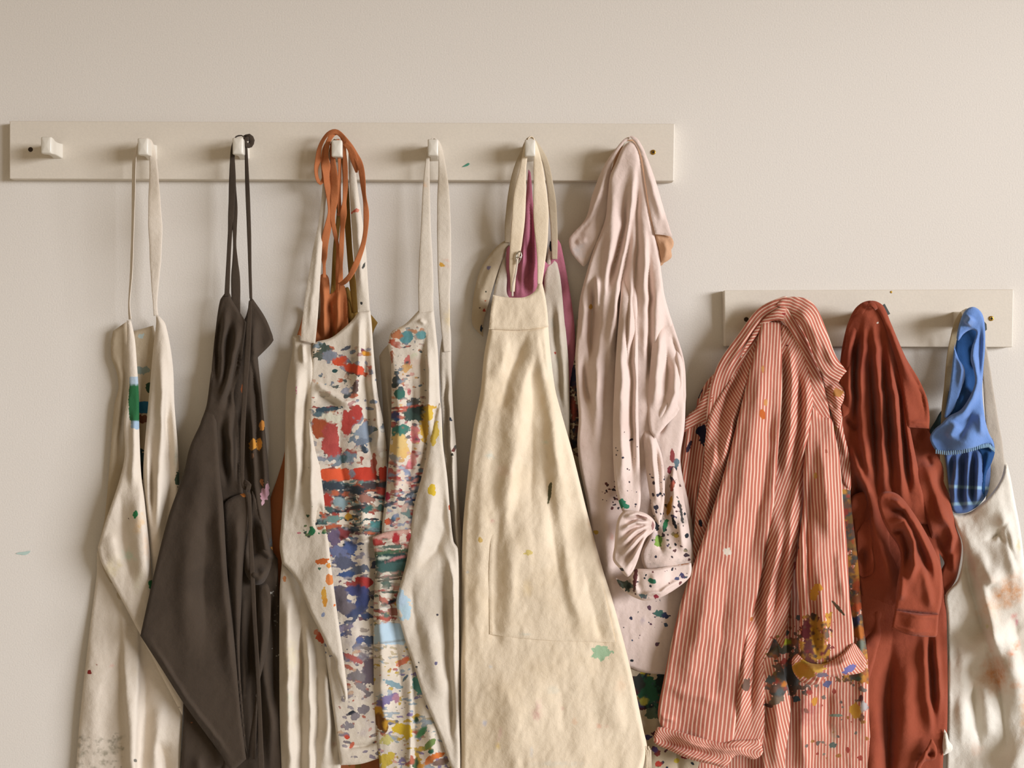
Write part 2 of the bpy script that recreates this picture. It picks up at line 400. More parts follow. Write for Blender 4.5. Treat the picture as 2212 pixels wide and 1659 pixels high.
def peg(rack, px, py):
    c = P(px, py, 64); o0 = origin(rack); V = []; F = []
    sec = [(16, 7.4, 11.2, 0, 2), (20, 7.4, 11.2, 0, 2), (24, 6.8, 10.6, 0, 2), (34, 6.2, 10.0, 0, 2), (44, 6.4, 10.4, 0, 2), (50, 7.2, 11.3, 0, 2), (54, 7.6, 11.9, 0, 1.8), (61.5, 7.7, 12.2, 0, 1.6), (63.2, 7.2, 11.6, 0, 2.0), (64, 6.2, 10.5, 0, 2.2)]
    for d, hx, hz, dz, r in sec:
        for cx, cz, a0 in ((1, 1, 0), (-1, 1, 90), (-1, -1, 180), (1, -1, 270)):
            for k in range(4):
                a = math.radians(a0 + 30 * k)
                V.append((c.x - o0.x + (cx * (hx - r) + r * math.cos(a)) * .001, -d * .001 - o0.y, c.z - o0.z + dz * .001 + (cz * (hz - r) + r * math.sin(a)) * .001))
    n = 16
    for i in range(len(sec) - 1):
        for k in range(n): F.append((i * n + k, i * n + (k + 1) % n, (i + 1) * n + (k + 1) % n, (i + 1) * n + k))
    cidx = len(V); V.append((c.x - o0.x, -.0641 - o0.y, c.z - o0.z))
    b = (len(sec) - 1) * n
    for k in range(n): F.append((b + k, b + (k + 1) % n, cidx, cidx))
    F = [f if f[2] != f[3] else f[:3] for f in F]
    me = bpy.data.meshes.new('peg'); me.from_pydata(V, [], F); me.shade_smooth(); me.materials.append(M_peg)
    o = bpy.data.objects.new('peg', me); col.objects.link(o); o.parent = rack
    return o

def screw(rack, px, py, r, mat, head=True):
    c = P(px, py, 18); o0 = origin(rack); V = []; F = []; n = 12
    prof = [(r, 17.0), (r, 18.3), (r * .5, 18.25), (.05, 18.2)] if not head else [(r, 17.0), (r, 19.0), (r * .8, 19.6), (r * .3, 19.2 if head else 17.6), (0.05, 18.6 if head else 17.2)]
    for rr, d in prof:
        for k in range(n):
            a = 2 * math.pi * k / n; V.append((c.x - o0.x + rr * .001 * math.cos(a), -d * .001 - o0.y, c.z - o0.z + rr * .001 * math.sin(a)))
    for i in range(len(prof) - 1):
        for k in range(n): F.append((i * n + k, i * n + (k + 1) % n, (i + 1) * n + (k + 1) % n, (i + 1) * n + k))
    o = mesh_obj('screw', V, F, mat, rack)
    if head:
        for ax in (0, 1):
            h = [(-.62, .16), (.16, .62)][0]
            a, b = (r * .6, r * .15) if ax == 0 else (r * .15, r * .6)
            box('screw_slot', (c.x - o0.x - a * .001, -.0199 - o0.y, c.z - o0.z - b * .001), (c.x - o0.x + a * .001, -.0185 - o0.y, c.z - o0.z + b * .001), M_dark, o)
    return o

def board(rack, tl, tr, bl, br):
    o0 = origin(rack); c = []
    for d in (18, 0.2):
        for q in (tl, tr, br, bl):
            f = P(q[0], q[1], 18); c.append((f.x - o0.x, -d * .001 - o0.y, f.z - o0.z))
    o = mesh_obj('board', c, [(3, 2, 1, 0), (4, 5, 6, 7), (0, 1, 5, 4), (1, 2, 6, 5), (2, 3, 7, 6), (3, 0, 4, 7)], M_board, rack, smooth=False)
    md = o.modifiers.new('bevel', 'BEVEL'); md.width = 0.0015; md.segments = 2
    return o
rk = thing('coat_rack', 'long cream-painted peg board on the left with seven white pegs', 'coat rack', 739, 388, 0)
board(rk, (20, 261), (1458, 267), (20, 386), (1456, 391))
for x, y in ((99, 313), (308, 316), (513, 315), (727, 320), (935, 318), (1145, 319), (1357, 322)): peg(rk, x, y)
screw(rk, 66, 323, 3.6, M_dark, False); screw(rk, 1411, 329, 3.8, M_brass)
cloth('paint_smear', [sheet([(998, 361), (1005, 356), (1012, 352), (1015, 354), (1011, 358), (1004, 360)], 18.9, roll=(2, .2), wrinkle=None, th=.8)], M_green, rk, 'small green paint smear')
M_mark = plain('faint_turquoise_mark', 'b4c9bf', 0.8)
cloth('paint_mark', [sheet([(34, 1196), (42, 1193), (52, 1192), (66, 1190), (64, 1194), (54, 1199), (44, 1198)], 0.9, roll=(2, .2), wrinkle=None, th=.6)], M_mark, wall)
rk2 = thing('coat_rack', 'short cream-painted peg board on the right, set lower on the wall', 'coat rack', 1877, 750, 0)
board(rk2, (1564, 627), (2190, 625), (1566, 748), (2188, 750))
for x, y in ((1700, 676), (1888, 682), (2095, 686)): peg(rk2, x, y)
screw(rk2, 2141, 688, 3.8, M_brass); screw(rk2, 1612, 690, 3.6, M_dark, False); screw(rk2, 1925, 631, 1.8, M_brass, False)

# ---------------------------------------------------------------- fabrics
M_nat = fabric('natural_canvas', 'd6cab9', 'cdc0ad', 0.07, stain=[('d8bf92', 7, .60, .80, .35), ('b9c9bd', 11, .66, .82, .3)])
M_nat2 = fabric('natural_canvas_shaded', 'b9a98f', 'ae9d83', 0.07)  # darker copy of the canvas: shade on the bib back is in its colour
M_white = fabric('bleached_canvas', 'cfc4b3', 'c3b6a2', 0.08, stain=[('b9aa90', 8, .55, .8, .5), ('b6b4ae', 15, .6, .8, .35), ('c9a98c', 21, .66, .85, .35)])
M_cream = fabric('unbleached_cream_canvas', 'e2d1b6', 'dac7a9', 0.06, stain=[('e3b9a6', 10, .66, .82, .28), ('c4d2c2', 12, .68, .84, .25), ('d9bf8a', 6, .6, .8, .3)])
M_char = fabric('charcoal_cotton', '43382d', '3b3127', 0.10, sheen=0.1)
M_rust = fabric('rust_linen', 'ae6a41', 'a05e38', 0.10)
M_olive = fabric('mustard_olive_linen', '7d5f2a', '6f5426', 0.10)
M_metal = plain('nickel_buckle', 'b8b0a0', 0.3, 0.9)

# ---------------------------------------------------------------- natural canvas apron, second peg
g = thing('apron', 'natural canvas apron hanging by a long thin neck strap, leftmost garment, green patch inside', 'apron', 285, 1790, 20)
cloth('neck_strap', [ribbon([(281, 690, 33, 9, 40), (279, 655, 34, 9, 50), (283, 600, 36, 12, 50), (285, 555, 38, 14, 50), (288, 447, 42, 18, 50), (290, 352, 44, 21, 50), (296, 318, 45, 12, 60), (303, 301, 46, 9, 90), (314, 299, 44, 9, 90), (324, 304, 42, 10, 60), (331, 352, 38, 17), (334, 447, 38, 27), (336, 501, 38, 29), (336, 555, 38, 25), (335, 610, 37, 17), (335, 655, 36, 9), (337, 682, 35, 9)], 1.6)], M_nat, g)
cloth('bib_back', [sheet([(244, 715, 1), (273, 695, 1), (276, 740, 1), (288, 716, 1), (331, 703, 1), (345, 760), (345, 900), (330, 1100), (300, 1250), (260, 1300), (225, 1240, 1), (213, 1190), (226, 1119), (237, 1000), (247, 876), (256, 838), (252, 804), (241, 774), (240, 740)], 17,
    [(-6, 10, 16, [(262, 800), (268, 900), (262, 1000)]), (5, 8, 10, [(250, 760), (262, 840), (255, 960)]), (-7, 14, 14, [(303, 760), (306, 900), (308, 1030)])],
    paint=[(306, 800, 18, 8, 0, '8f9b90', .7), (321, 838, 7, 12, 0, '2e4a35', .7), (311, 880, 14, 13, 0, '1f6f92', -.2), (310, 905, 14, 8, 10, '7a4b35', .9), (304, 985, 10, 14, 0, '2a4447', .8), (306, 1020, 8, 22, 0, '23262a', .6), (305, 725, 7, 5, 0, 'b9c6c0', .8)])], M_nat2, g)
cloth('skirt', [sheet([(213, 1188), (262, 1260), (330, 1290), (400, 1330), (396, 1500), (392, 1600), (380, 1780, 1), (290, 1790), (150, 1780, 1), (164, 1659), (172, 1556), (194, 1358), (209, 1240)], [(200, 1300, 12), (190, 1600, 18), (300, 1400, 18), (300, 1550, 24), (370, 1500, 20), (260, 1270, 16)],
    [(9, 5, 16, [(263, 1300), (270, 1450), (281, 1660), (285, 1780)]), (8, 16, 4, [(296, 1330), (297, 1460), (290, 1659), (288, 1780)]), (-7, 10, 18, [(315, 1400), (312, 1560), (305, 1700)]), (6, 12, 14, [(345, 1500), (338, 1590), (330, 1700)]), (-9, 8, 14, [(345, 1595), (356, 1650), (372, 1720)]), (4, 18, 22, [(215, 1350), (205, 1500), (200, 1700)])],
    paint=[(193, 1452, 4.5, 5, 0, '8e2b22', .3), (209, 1436, 2, 2, 0, '8e3b32', .2), (242, 1438, 5, 4, 0, 'd88f80', .8, .5)] + splash(4, 46, (170, 1590, 265, 1659), (3, 11), (2, 7), ['8a8370', '938c78', '7d7766'], rag=1.2, op=.8) + splash(5, 16, (235, 1585, 262, 1625), (3, 9), (2, 6), ['827c68', '8d8672'], rag=1.2, op=.8) + [(292, 1643, 4, 4, 0, '7e7a70', .4)])], M_nat, g)
cloth('side_panel', [sheet([(337, 678, 1), (345, 684), (358, 702), (373, 786), (377, 876), (384, 966), (387, 1060), (380, 1200), (345, 1330, 1), (329, 1280), (328, 1230), (315, 1099), (309, 1025), (317, 910), (324, 831), (331, 752), (337, 700)], [(340, 700, 33), (350, 900, 33), (345, 1100, 36), (340, 1260, 36)],
    [(9, 8, 10, [(345, 720), (350, 800), (352, 900), (340, 1030), (338, 1200)]), (-8, 5, 12, [(360, 830), (362, 920), (366, 1050), (360, 1150)]), (-5, 4, 8, [(330, 930), (325, 1030), (326, 1120)]), (5, 6, 6, [(322, 960), (316, 1050), (322, 1150)])],
    paint=[(384, 1035, 6, 16, 10, '4c6154', .7), (380, 990, 5, 25, 0, '9aa08f', .7, .7)], roll=(12, 9))], M_nat, g)
cloth('front_flap', [sheet([(274, 692, 1), (283, 692, 1), (291, 730), (296, 790), (300, 853), (301, 930), (305, 1024), (312, 1079), (327, 1230), (331, 1300), (345, 1370), (395, 1490), (394, 1545, 1), (352, 1466, 1), (301, 1367), (249, 1270), (219, 1215), (211, 1183, 1), (229, 1123), (257, 1040), (269, 985), (268, 910), (277, 840), (275, 786)], [(285, 720, 31), (288, 900, 33), (270, 1100, 42), (300, 1290, 40), (230, 1180, 38), (340, 1400, 34), (380, 1490, 34)],
    [(6, 6, 9, [(285, 880), (290, 980), (285, 1060)]), (9, 16, 26, [(292, 1040), (300, 1150), (312, 1290)]), (-5, 10, 16, [(262, 1060), (262, 1150), (285, 1270)]), (5, 14, 10, [(240, 1150), (248, 1220)])],
    paint=[(291, 870, 13, 41, 0, '2a6a3e', -.12), (291, 822, 12, 9, 0, 'b3c4d0', -.3), (294, 918, 11, 9, 0, '9fb8cc', -.3), (292, 1111, 5, 8, 10, '2f8e58', .6), (278, 1121, 2, 2, 0, '5a3a2a', .2), (303, 1130, 12, 26, 15, 'ddb067', .9, .6), (316, 1180, 9, 36, -8, 'd9b48c', .8, .5), (277, 1200, 18, 12, 35, 'a7cdb6', 1.0, .5), (240, 1228, 20, 26, 30, 'c6b680', 1.0, .45), (297, 1260, 12, 24, 10, 'cfc9a6', .9, .4), (326, 1262, 5, 9, 0, '3a8a55', .6)], roll=(8, 6))], M_nat, g)

# ---------------------------------------------------------------- charcoal apron, third peg
g = thing('apron', 'charcoal grey cotton apron with thin knotted straps and long waist ties', 'apron', 470, 1800, 20)
cloth('neck_strap', [ribbon([(490, 640, 40, 11), (494, 555, 40, 9), (497, 501, 41, 10), (500, 447, 43, 13), (502, 393, 44, 14), (502, 345, 45, 10), (502, 320, 46, 9, 40), (506, 300, 47, 9, 80), (516, 293, 47, 9, 90), (527, 296, 45, 10, 80), (531, 318, 43, 7), (534, 393, 42, 9), (538, 501, 41, 9), (540, 583, 41, 7), (542, 645, 41, 6)], 1.3),
    ribbon([(510, 690, 34, 17), (509, 610, 36, 19), (508, 565, 38, 12), (507, 530, 40, 7), (507, 495, 42, 9), (507, 450, 40, 12), (504, 400, 39, 12), (503, 350, 41, 9), (504, 318, 42, 8)], 1.3)], M_char, g)
cloth('strap_knot', [ribbon([(528, 298, 40, 10), (538, 295, 44, 12), (544, 303, 42, 12), (540, 314, 40, 11), (531, 312, 46, 10), (529, 302, 48, 9), (537, 300, 48, 9)], 5)], M_char, g)
pat = [(566, 919, 6, 11, 0, 'd08a35', .5), (546, 960, 8, 12, 10, 'c98a2c', .5), (560, 960, 6, 13, 5, 'd99a35', .4), (524, 840, 4, 10, 0, '8a4a24', .6), (546, 985, 3, 6, 0, '7d5a40', .6), (571, 1067, 7, 13, 5, 'b98a94', .9), (566, 1043, 4, 7, 0, 'b07040', .8), (577, 1060, 5, 16, 0, 'a67d84', .9), (568, 1085, 3, 9, 10, 'c59ca4', .8)]
cloth('bib_side', [sheet([(541, 641, 1), (547, 647), (573, 686), (588, 722), (591, 735, 1), (584, 745), (557, 772, 1), (564, 842), (573, 933), (580, 1010), (584, 1080), (590, 1190), (600, 1207, 1), (604, 1358), (610, 1659), (615, 1780, 1), (480, 1780, 1), (480, 1200), (470, 900), (500, 720), (528, 690)], [(560, 720, 24), (540, 900, 28), (500, 900, 26), (550, 1200, 26), (590, 1300, 20), (550, 1650, 26)],
    [(9, 12, 8, [(548, 680), (550, 760), (552, 850)]), (-9, 5, 7, [(545, 760), (552, 850), (556, 950), (560, 1020)]), (8, 5, 9, [(541, 850), (546, 960), (552, 1060), (575, 1180)]), (-9, 8, 6, [(535, 900), (540, 1000), (545, 1060)]), (7, 8, 6, [(568, 900), (574, 1000), (578, 1100)]), (-10, 8, 10, [(520, 870), (516, 960), (510, 1060)]), (9, 10, 12, [(560, 1180), (590, 1210)]), (8, 10, 14, [(575, 1250), (568, 1400), (585, 1560), (590, 1700)]), (-9, 10, 8, [(586, 1240), (592, 1400), (596, 1560)]), (-8, 12, 12, [(540, 1280), (545, 1450), (548, 1640)]), (6, 8, 8, [(525, 1270), (528, 1420), (530, 1560)])],
    paint=pat + splash(8, 14, (583, 1260, 604, 1430), (1.5, 7), (.8, 1.6), ['b9b5a8', '8d897f'], (-40, -10)) + [(588, 1185, 3, 4, 0, 'b0782a', .4), (586, 1170, 4, 12, 0, '3b5560', .8, .7), (566, 1340, 2.2, 2.2, 0, 'c9c5ba', .2)], roll=(8, 6))], M_char, g)
cloth('bib', [sheet([(485, 634, 1), (496, 633, 1), (503, 650), (521, 679), (532, 697, 1), (527, 740), (518, 800), (505, 850), (512, 900), (520, 1000), (525, 1070, 1), (500, 1075), (482, 1090), (470, 1090), (440, 1010), (430, 930), (446, 876), (456, 813), (458, 786), (465, 718), (475, 650)], [(490, 660, 40), (480, 760, 38), (470, 860, 44), (500, 1000, 34)],
    [(9, 5, 8, [(489, 650), (484, 720), (476, 800), (470, 850)]), (-10, 6, 7, [(476, 680), (470, 760), (466, 830)]), (-9, 5, 9, [(496, 680), (493, 740), (485, 800), (472, 862)]), (9, 7, 9, [(510, 690), (508, 750), (492, 820), (474, 880)]), (-10, 8, 8, [(521, 720), (515, 790), (496, 850), (486, 890)]), (8, 8, 8, [(497, 880), (497, 960), (502, 1050)]), (-8, 6, 10, [(482, 890), (484, 960), (488, 1060)]), (-8, 8, 6, [(512, 860), (512, 960), (514, 1060)])], roll=(8, 8))], M_char, g)
cloth('front_flap', [sheet([(458, 800), (466, 865), (467, 899), (475, 1025), (482, 1087), (491, 1238), (507, 1397), (521, 1556), (532, 1640, 1), (500, 1662), (476, 1628), (400, 1524), (352, 1449), (303, 1373, 1), (333, 1238), (364, 1115), (396, 1025), (410, 966), (435, 910), (446, 876)], [(450, 850, 42), (440, 1000, 52), (380, 1200, 60), (315, 1365, 62), (340, 1420, 60), (500, 1600, 48), (480, 1300, 52)],
    [(7, 22, 26, [(447, 930), (420, 1100), (400, 1300), (420, 1450)]), (-5, 26, 18, [(448, 1080), (440, 1250), (445, 1400)]), (6, 14, 8, [(470, 1000), (478, 1150), (488, 1300), (505, 1500)]), (4, 4, 4, [(318, 1376), (352, 1428), (400, 1502), (476, 1606), (505, 1645)])], roll=(9, 6), wrinkle=(1.6, 60, 160))], M_char, g)
cloth('lower_panel', [sheet([(400, 1500), (440, 1570), (500, 1640), (560, 1600), (585, 1640), (600, 1780, 1), (395, 1780, 1), (392, 1659), (396, 1560)], [(420, 1620, 30), (560, 1680, 22), (480, 1700, 24)], [(-10, 10, 12, [(480, 1650), (490, 1760)]), (7, 12, 10, [(430, 1620), (428, 1760)])], paint=[(414, 1561, 2, 2, 0, 'a8603a', .2)])], M_char, g)
cloth('pocket', [sheet([(484, 1092), (498, 1076), (533, 1063, 1), (538, 1100), (527, 1200), (522, 1290), (518, 1420), (527, 1560), (534, 1630, 1), (526, 1600), (508, 1400), (494, 1240)], [(500, 1100, 45), (515, 1300, 42), (530, 1600, 42)], [(6, 12, 8, [(515, 1090), (512, 1250), (514, 1400)])], paint=[(524, 1069, 7, 4, 0, 'b5702c', .7)], roll=(8, 6))], M_char, g)
cloth('waist_tie', [ribbon([(541, 650, 44, 7), (538, 700, 44, 11), (535, 760, 45, 12), (529, 842, 44, 11), (524, 944, 43, 10), (524, 1040, 44, 8), (531, 1055, 46, 8)], 1.3),
    ribbon([(527, 1040, 44, 9), (538, 1048, 49, 10), (534, 1062, 49, 9), (538, 1071, 48, 9), (541, 1150, 47, 8), (545, 1238, 47, 10), (550, 1340, 46, 9), (556, 1437, 45, 9), (561, 1540, 45, 9), (564, 1659, 44, 13), (566, 1740, 43, 13)], 1.3)], M_char, g)
cloth('side_drape', [sheet([(545, 1060, 1), (556, 1080), (582, 1180), (588, 1212), (570, 1258), (548, 1262), (528, 1230), (532, 1150)], [(550, 1100, 36), (585, 1205, 32), (545, 1240, 40)], [(-9, 8, 8, [(547, 1110), (552, 1170), (545, 1210)]), (8, 8, 9, [(565, 1130), (580, 1200)]), (8, 10, 9, [(535, 1235), (560, 1248), (582, 1225)])], roll=(8, 7)),
    sheet([(560, 1262, 1), (578, 1262), (585, 1300), (578, 1400), (560, 1480), (552, 1640, 1), (536, 1640), (552, 1500), (555, 1400)], [(570, 1300, 34), (550, 1600, 38)], [(5, 8, 8, [(570, 1290), (565, 1400), (550, 1560)])], roll=(8, 6))], M_char, g)

# ---------------------------------------------------------------- three garments on the fourth peg
g = thing('apron', 'mustard olive linen apron mostly hidden behind the rust and painted aprons', 'apron', 770, 1700, 8)
cloth('neck_strap', [ribbon([(769, 675, 20, 14), (762, 612, 22, 14), (755, 540, 24, 13), (750, 461, 27, 13), (747, 400, 30, 12), (742, 349, 33, 9), (736, 318, 38, 8, 40), (728, 303, 40, 8, 90), (718, 308, 40, 8, 50), (716, 350, 30, 9), (728, 420, 26, 11), (732, 461, 24, 10), (724, 540, 22, 10), (720, 640, 20, 12)], 1.2)], M_olive, g)
cloth('body', [sheet([(745, 622, 1), (752, 620), (770, 660), (790, 668), (801, 679), (816, 697, 1), (806, 720), (800, 800), (790, 1000), (780, 1690, 1), (660, 1690, 1), (690, 1000), (720, 720), (735, 650)], 11, [(6, 5, 5, [(752, 640), (758, 700)]), (-6, 4, 4, [(745, 650), (748, 720)]), (5, 4, 5, [(765, 660), (770, 720)])], roll=(6, 3))], M_olive, g)

g = thing('pinafore', 'rust linen pinafore with many tangled shoulder ties looped over the peg', 'pinafore', 720, 1760, 12)
cloth('body', [sheet([(659, 657, 1), (668, 662), (690, 690), (690, 597, 1), (700, 590), (710, 600), (712, 636, 1), (725, 622), (735, 610), (746, 622), (752, 680), (752, 760), (740, 1000), (760, 1300), (822, 1640), (826, 1740, 1), (640, 1740, 1), (600, 1300), (585, 1180), (582, 1090), (600, 1030), (613, 985), (625, 900), (640, 730, 1), (652, 690)], [(660, 700, 10), (700, 650, 24), (735, 660, 22), (690, 800, 6), (740, 800, 6), (600, 1100, 6), (700, 1200, 4), (650, 1500, 4), (760, 1680, 10)],
    [(8, 6, 6, [(699, 600), (699, 660), (704, 740)]), (-9, 5, 5, [(711, 640), (716, 690), (720, 750)]), (8, 5, 6, [(733, 620), (730, 680), (728, 740)]), (-6, 4, 4, [(690, 620), (692, 680), (694, 740)]), (-7, 4, 4, [(744, 630), (744, 700)]), (6, 4, 4, [(722, 645), (716, 680), (714, 730)])], roll=(7, 5))], M_rust, g)
cloth('shoulder_tie', [ribbon([(701, 600, 30, 9), (700, 570, 31, 6), (700, 551, 33, 17, 20), (702, 521, 35, 19), (708, 491, 37, 16), (716, 455, 38, 20), (711, 419, 40, 17), (706, 385, 42, 16), (704, 350, 48, 16), (706, 318, 52, 14), (712, 300, 54, 12), (722, 288, 52, 12), (733, 288, 48, 12), (741, 300, 46, 12), (744, 325, 44, 9), (746, 401, 40, 11), (742, 461, 38, 12), (738, 521, 36, 12), (736, 582, 34, 11), (735, 612, 32, 9)], 1.1, lively=1.0)], M_rust, g)
cloth('shoulder_tie', [ribbon([(735, 614, 33, 9), (745, 608, 48, 11), (759, 591, 54, 11), (777, 551, 56, 11), (788, 510, 56, 10), (791, 461, 56, 11), (786, 416, 54, 11), (780, 365, 52, 11), (768, 335, 48, 12), (752, 311, 50, 13), (738, 293, 53, 13), (724, 284, 55, 12), (708, 290, 53, 12), (696, 306, 50, 11), (689, 325, 47, 9), (687, 345, 46, 10), (683, 365, 45, 9), (685, 385, 44, 9), (692, 396, 43, 10), (699, 385, 42, 9), (698, 350, 43, 10), (702, 322, 46, 10), (710, 306, 48, 9)], 1.1, lively=1.0)], M_rust, g)
cloth('shoulder_tie', [ribbon([(717, 310, 50, 10), (719, 350, 44, 12), (722, 390, 42, 16), (722, 431, 40, 16), (718, 467, 38, 14), (724, 506, 33, 10), (730, 540, 30, 9), (729, 600, 26, 9), (728, 640, 24, 9)], 1.1, lively=1.0), ribbon([(744, 309, 50, 11), (756, 322, 50, 13), (765, 345, 49, 14), (769, 362, 48, 11), (770, 373, 47, 5)], 1.1, lively=1.0), ribbon([(730, 300, 48, 8), (734, 360, 40, 8), (732, 420, 36, 9), (734, 461, 33, 8), (728, 462, 31, 5)], 1.1, lively=1.0)], M_rust, g)

g = thing('apron', 'cream canvas apron thickly covered in red, orange and dark paint, below the rust ties', 'apron', 720, 1670, 16)
P4 = [('smear', (678, 750, 800, 870), ['9a9aa2', '7d848c', 'c9a890', '5a625c', 'c06a4a'], .76, 24, 14, 3, 18), ('smear', (676, 880, 840, 1010), ['a09a98', '8a8f98', '9c5044', '6f7a80', 'b08a74', 'd8d2c4'], .72, 28, 18, 11, 14), ('smear', (686, 1036, 840, 1150), ['74645c', '8f9a98', '3d444a', '9a4a3c', 'b5603f', '4a6460', '2f383e', 'b09a80', '6a8a86'], .69, 26, 9, 21, 14), ('smear', (700, 1140, 830, 1430), ['8f8a94', 'a39c9c', '6d6a7a', '7a5a60', '5a6488', '8a8078', '4f5568'], .76, 26, 13, 33, 14), ('smear', (735, 1420, 825, 1600), ['8a8284', '9a9292', 'a8786a'], .78, 20, 13, 45, 14)] + splash(21, 60, (674, 740, 840, 1000), (2, 12), (1.5, 6), ['7f8792', 'a3573c', '48504f', 'c9bca8', '8d9ba3', 'b98f86', '5d6b62', 'd9b48c']) + splash(22, 60, (690, 1010, 840, 1200), (2, 13), (1.5, 5), ['3a4046', '7c4a40', 'b5533b', '4a5a62', '6a8a86', 'b0a08c', '8a8f96', 'c08a4a', '2f3a36', 'a34236']) + splash(23, 60, (700, 1180, 830, 1420), (2, 12), (1.5, 5), ['6f6a72', '7c7f92', '8d8584', '574f56', '9aa0a6', 'a79a8c', '5a6488']) + splash(24, 90, (735, 1400, 830, 1640), (2, 10), (1.5, 5), ['7d7474', '9a9090', 'b56a55', 'c9a98c', '8a7f88'])
P4 += [(700, 752, 14, 10, 30, '4d5a50', 1.0), (690, 768, 12, 9, 0, '5a6052', 1.0), (712, 770, 16, 11, 0, '848a94', .9), (748, 752, 12, 4, -25, '5b5f68', .8), (733, 779, 17, 8, -20, 'd4512c', .6), (764, 796, 26, 10, 18, 'd64f2b', .55), (738, 783, 12, 3, -35, 'd4512c', .5), (723, 801, 6, 4, -10, '31514f', .3), (785, 760, 4, 8, -20, '7a2f45', .3), (791, 764, 9, 5, 20, 'd99b2c', .4), (768, 838, 6, 16, 8, '6f5850', .6), (748, 845, 9, 6, 0, '9b9ba3', .7), (708, 884, 30, 6, -6, '3f5560', .7), (690, 895, 14, 5, 0, '5d7278', .8), (715, 905, 24, 14, 0, 'ddd8c0', .8), (691, 925, 16, 21, 0, 'a8522c', -.4), (714, 950, 19, 34, -8, 'b04a42', -.5), (722, 972, 14, 14, 0, 'a8433d', .6), (750, 913, 12, 27, 5, 'b8443a', -.4), (772, 892, 11, 19, -12, 'b84239', .5), (762, 912, 14, 6, -20, 'b33f36', .5), (788, 934, 16, 26, 0, '8c98a6', .9), (778, 955, 14, 10, 0, '75808e', .9), (786, 970, 5, 10, -30, '3c4650', .5), (752, 988, 15, 12, 0, '74858f', .9), (740, 990, 8, 8, 0, '4d6668', .8),
       (726, 1025, 36, 13, 0, 'd8552a', -.25), (786, 1024, 26, 14, 2, 'cc3f28', -.25), (760, 1023, 7, 10, 0, '8b8891', .6), (828, 1024, 10, 15, 0, 'c0412d', -.4), (808, 1000, 7, 18, 0, 'a95a46', .7), (720, 1050, 32, 9, 0, '39424a', .7), (770, 1060, 22, 10, 15, '343c42', .7), (800, 1050, 22, 8, 0, '4d4242', .7), (706, 1080, 16, 14, 0, 'b23a2c', .7), (825, 1062, 12, 10, 0, 'b5473a', .7), (828, 1046, 10, 7, 0, '474b52', .7), (735, 1086, 14, 12, 0, '83989a', .9), (790, 1078, 18, 10, 10, '9a6a5a', .9), (798, 1098, 10, 6, -10, '3b625a', .5), (770, 1096, 20, 4, -12, '3e4446', .6), (822, 1098, 10, 8, 0, '55736c', .6), (752, 1116, 8, 7, 0, 'd3a035', .6), (812, 1132, 15, 7, 0, '4f8583', .7), (720, 1120, 18, 8, 0, '6f8f86', .9),
       (738, 1152, 17, 13, 5, '8a3f40', .6), (722, 1160, 14, 16, 0, '6f5f78', .9), (755, 1185, 15, 14, 0, '50618f', .7), (730, 1195, 22, 12, 20, '6d7496', .9), (744, 1215, 20, 14, 30, '5b5f72', .7), (775, 1230, 22, 9, -12, '646a78', .6), (750, 1240, 18, 7, 0, '435a86', .7), (786, 1258, 20, 12, 8, 'b33a35', .45), (765, 1262, 18, 6, 0, 'a34a44', .7), (736, 1292, 14, 26, 0, '6d6469', -.25), (752, 1316, 22, 14, 0, '736a6f', .5), (772, 1276, 24, 12, 5, '4a4f7d', .4), (783, 1302, 13, 22, 18, '45507f', .4), (768, 1322, 22, 7, -28, '47506f', .5), (790, 1330, 12, 6, 0, '4d5c80', .6), (746, 1356, 16, 6, -15, '8f8598', .8), (778, 1383, 8, 7, 0, '586590', .5), (800, 1384, 13, 10, 0, '505c74', .6), (765, 1424, 22, 6, 25, 'b5625a', .9), (800, 1450, 15, 28, 5, '6c6068', -.4), (770, 1460, 16, 12, 0, '857d7c', .9), (780, 1484, 14, 7, 20, '8f8786', .8), (760, 1540, 9, 4, -20, '30343c', .4), (785, 1533, 14, 10, -20, '867d80', .6), (768, 1548, 10, 8, -20, '8b8284', .6), (752, 1568, 12, 8, 0, '8d8688', .9), (749, 1592, 6, 5, 10, 'c8492f', .5), (760, 1610, 8, 4, -60, 'cf6a4c', .5), (800, 1575, 6, 3, -50, 'd0a090', .5)]
def haze(seed, n, box, pal, r=(14, 34), op=.6):
    q = random.Random(seed)
    return [(q.uniform(box[0], box[2]), q.uniform(box[1], box[3]), q.uniform(*r), q.uniform(*r) * .6, q.uniform(-20, 20), q.choice(pal), 1.0, op) for _ in range(n)]
P4 += haze(1, 26, (676, 750, 830, 1000), ['9a8f88', 'a89a90', '8a9096', 'b59a84', 'a8a49a']) + haze(2, 34, (690, 1000, 835, 1200), ['7d6f66', '8a6a58', '74787a', '9a7a66', '6a6a60'], op=.45) + haze(3, 30, (705, 1180, 825, 1420), ['8a8490', '9a92a0', '8f8680', '7a7a88'], op=.42) + haze(4, 14, (740, 1420, 820, 1600), ['a89c92', 'b0a294', 'a090a0'], op=.4)
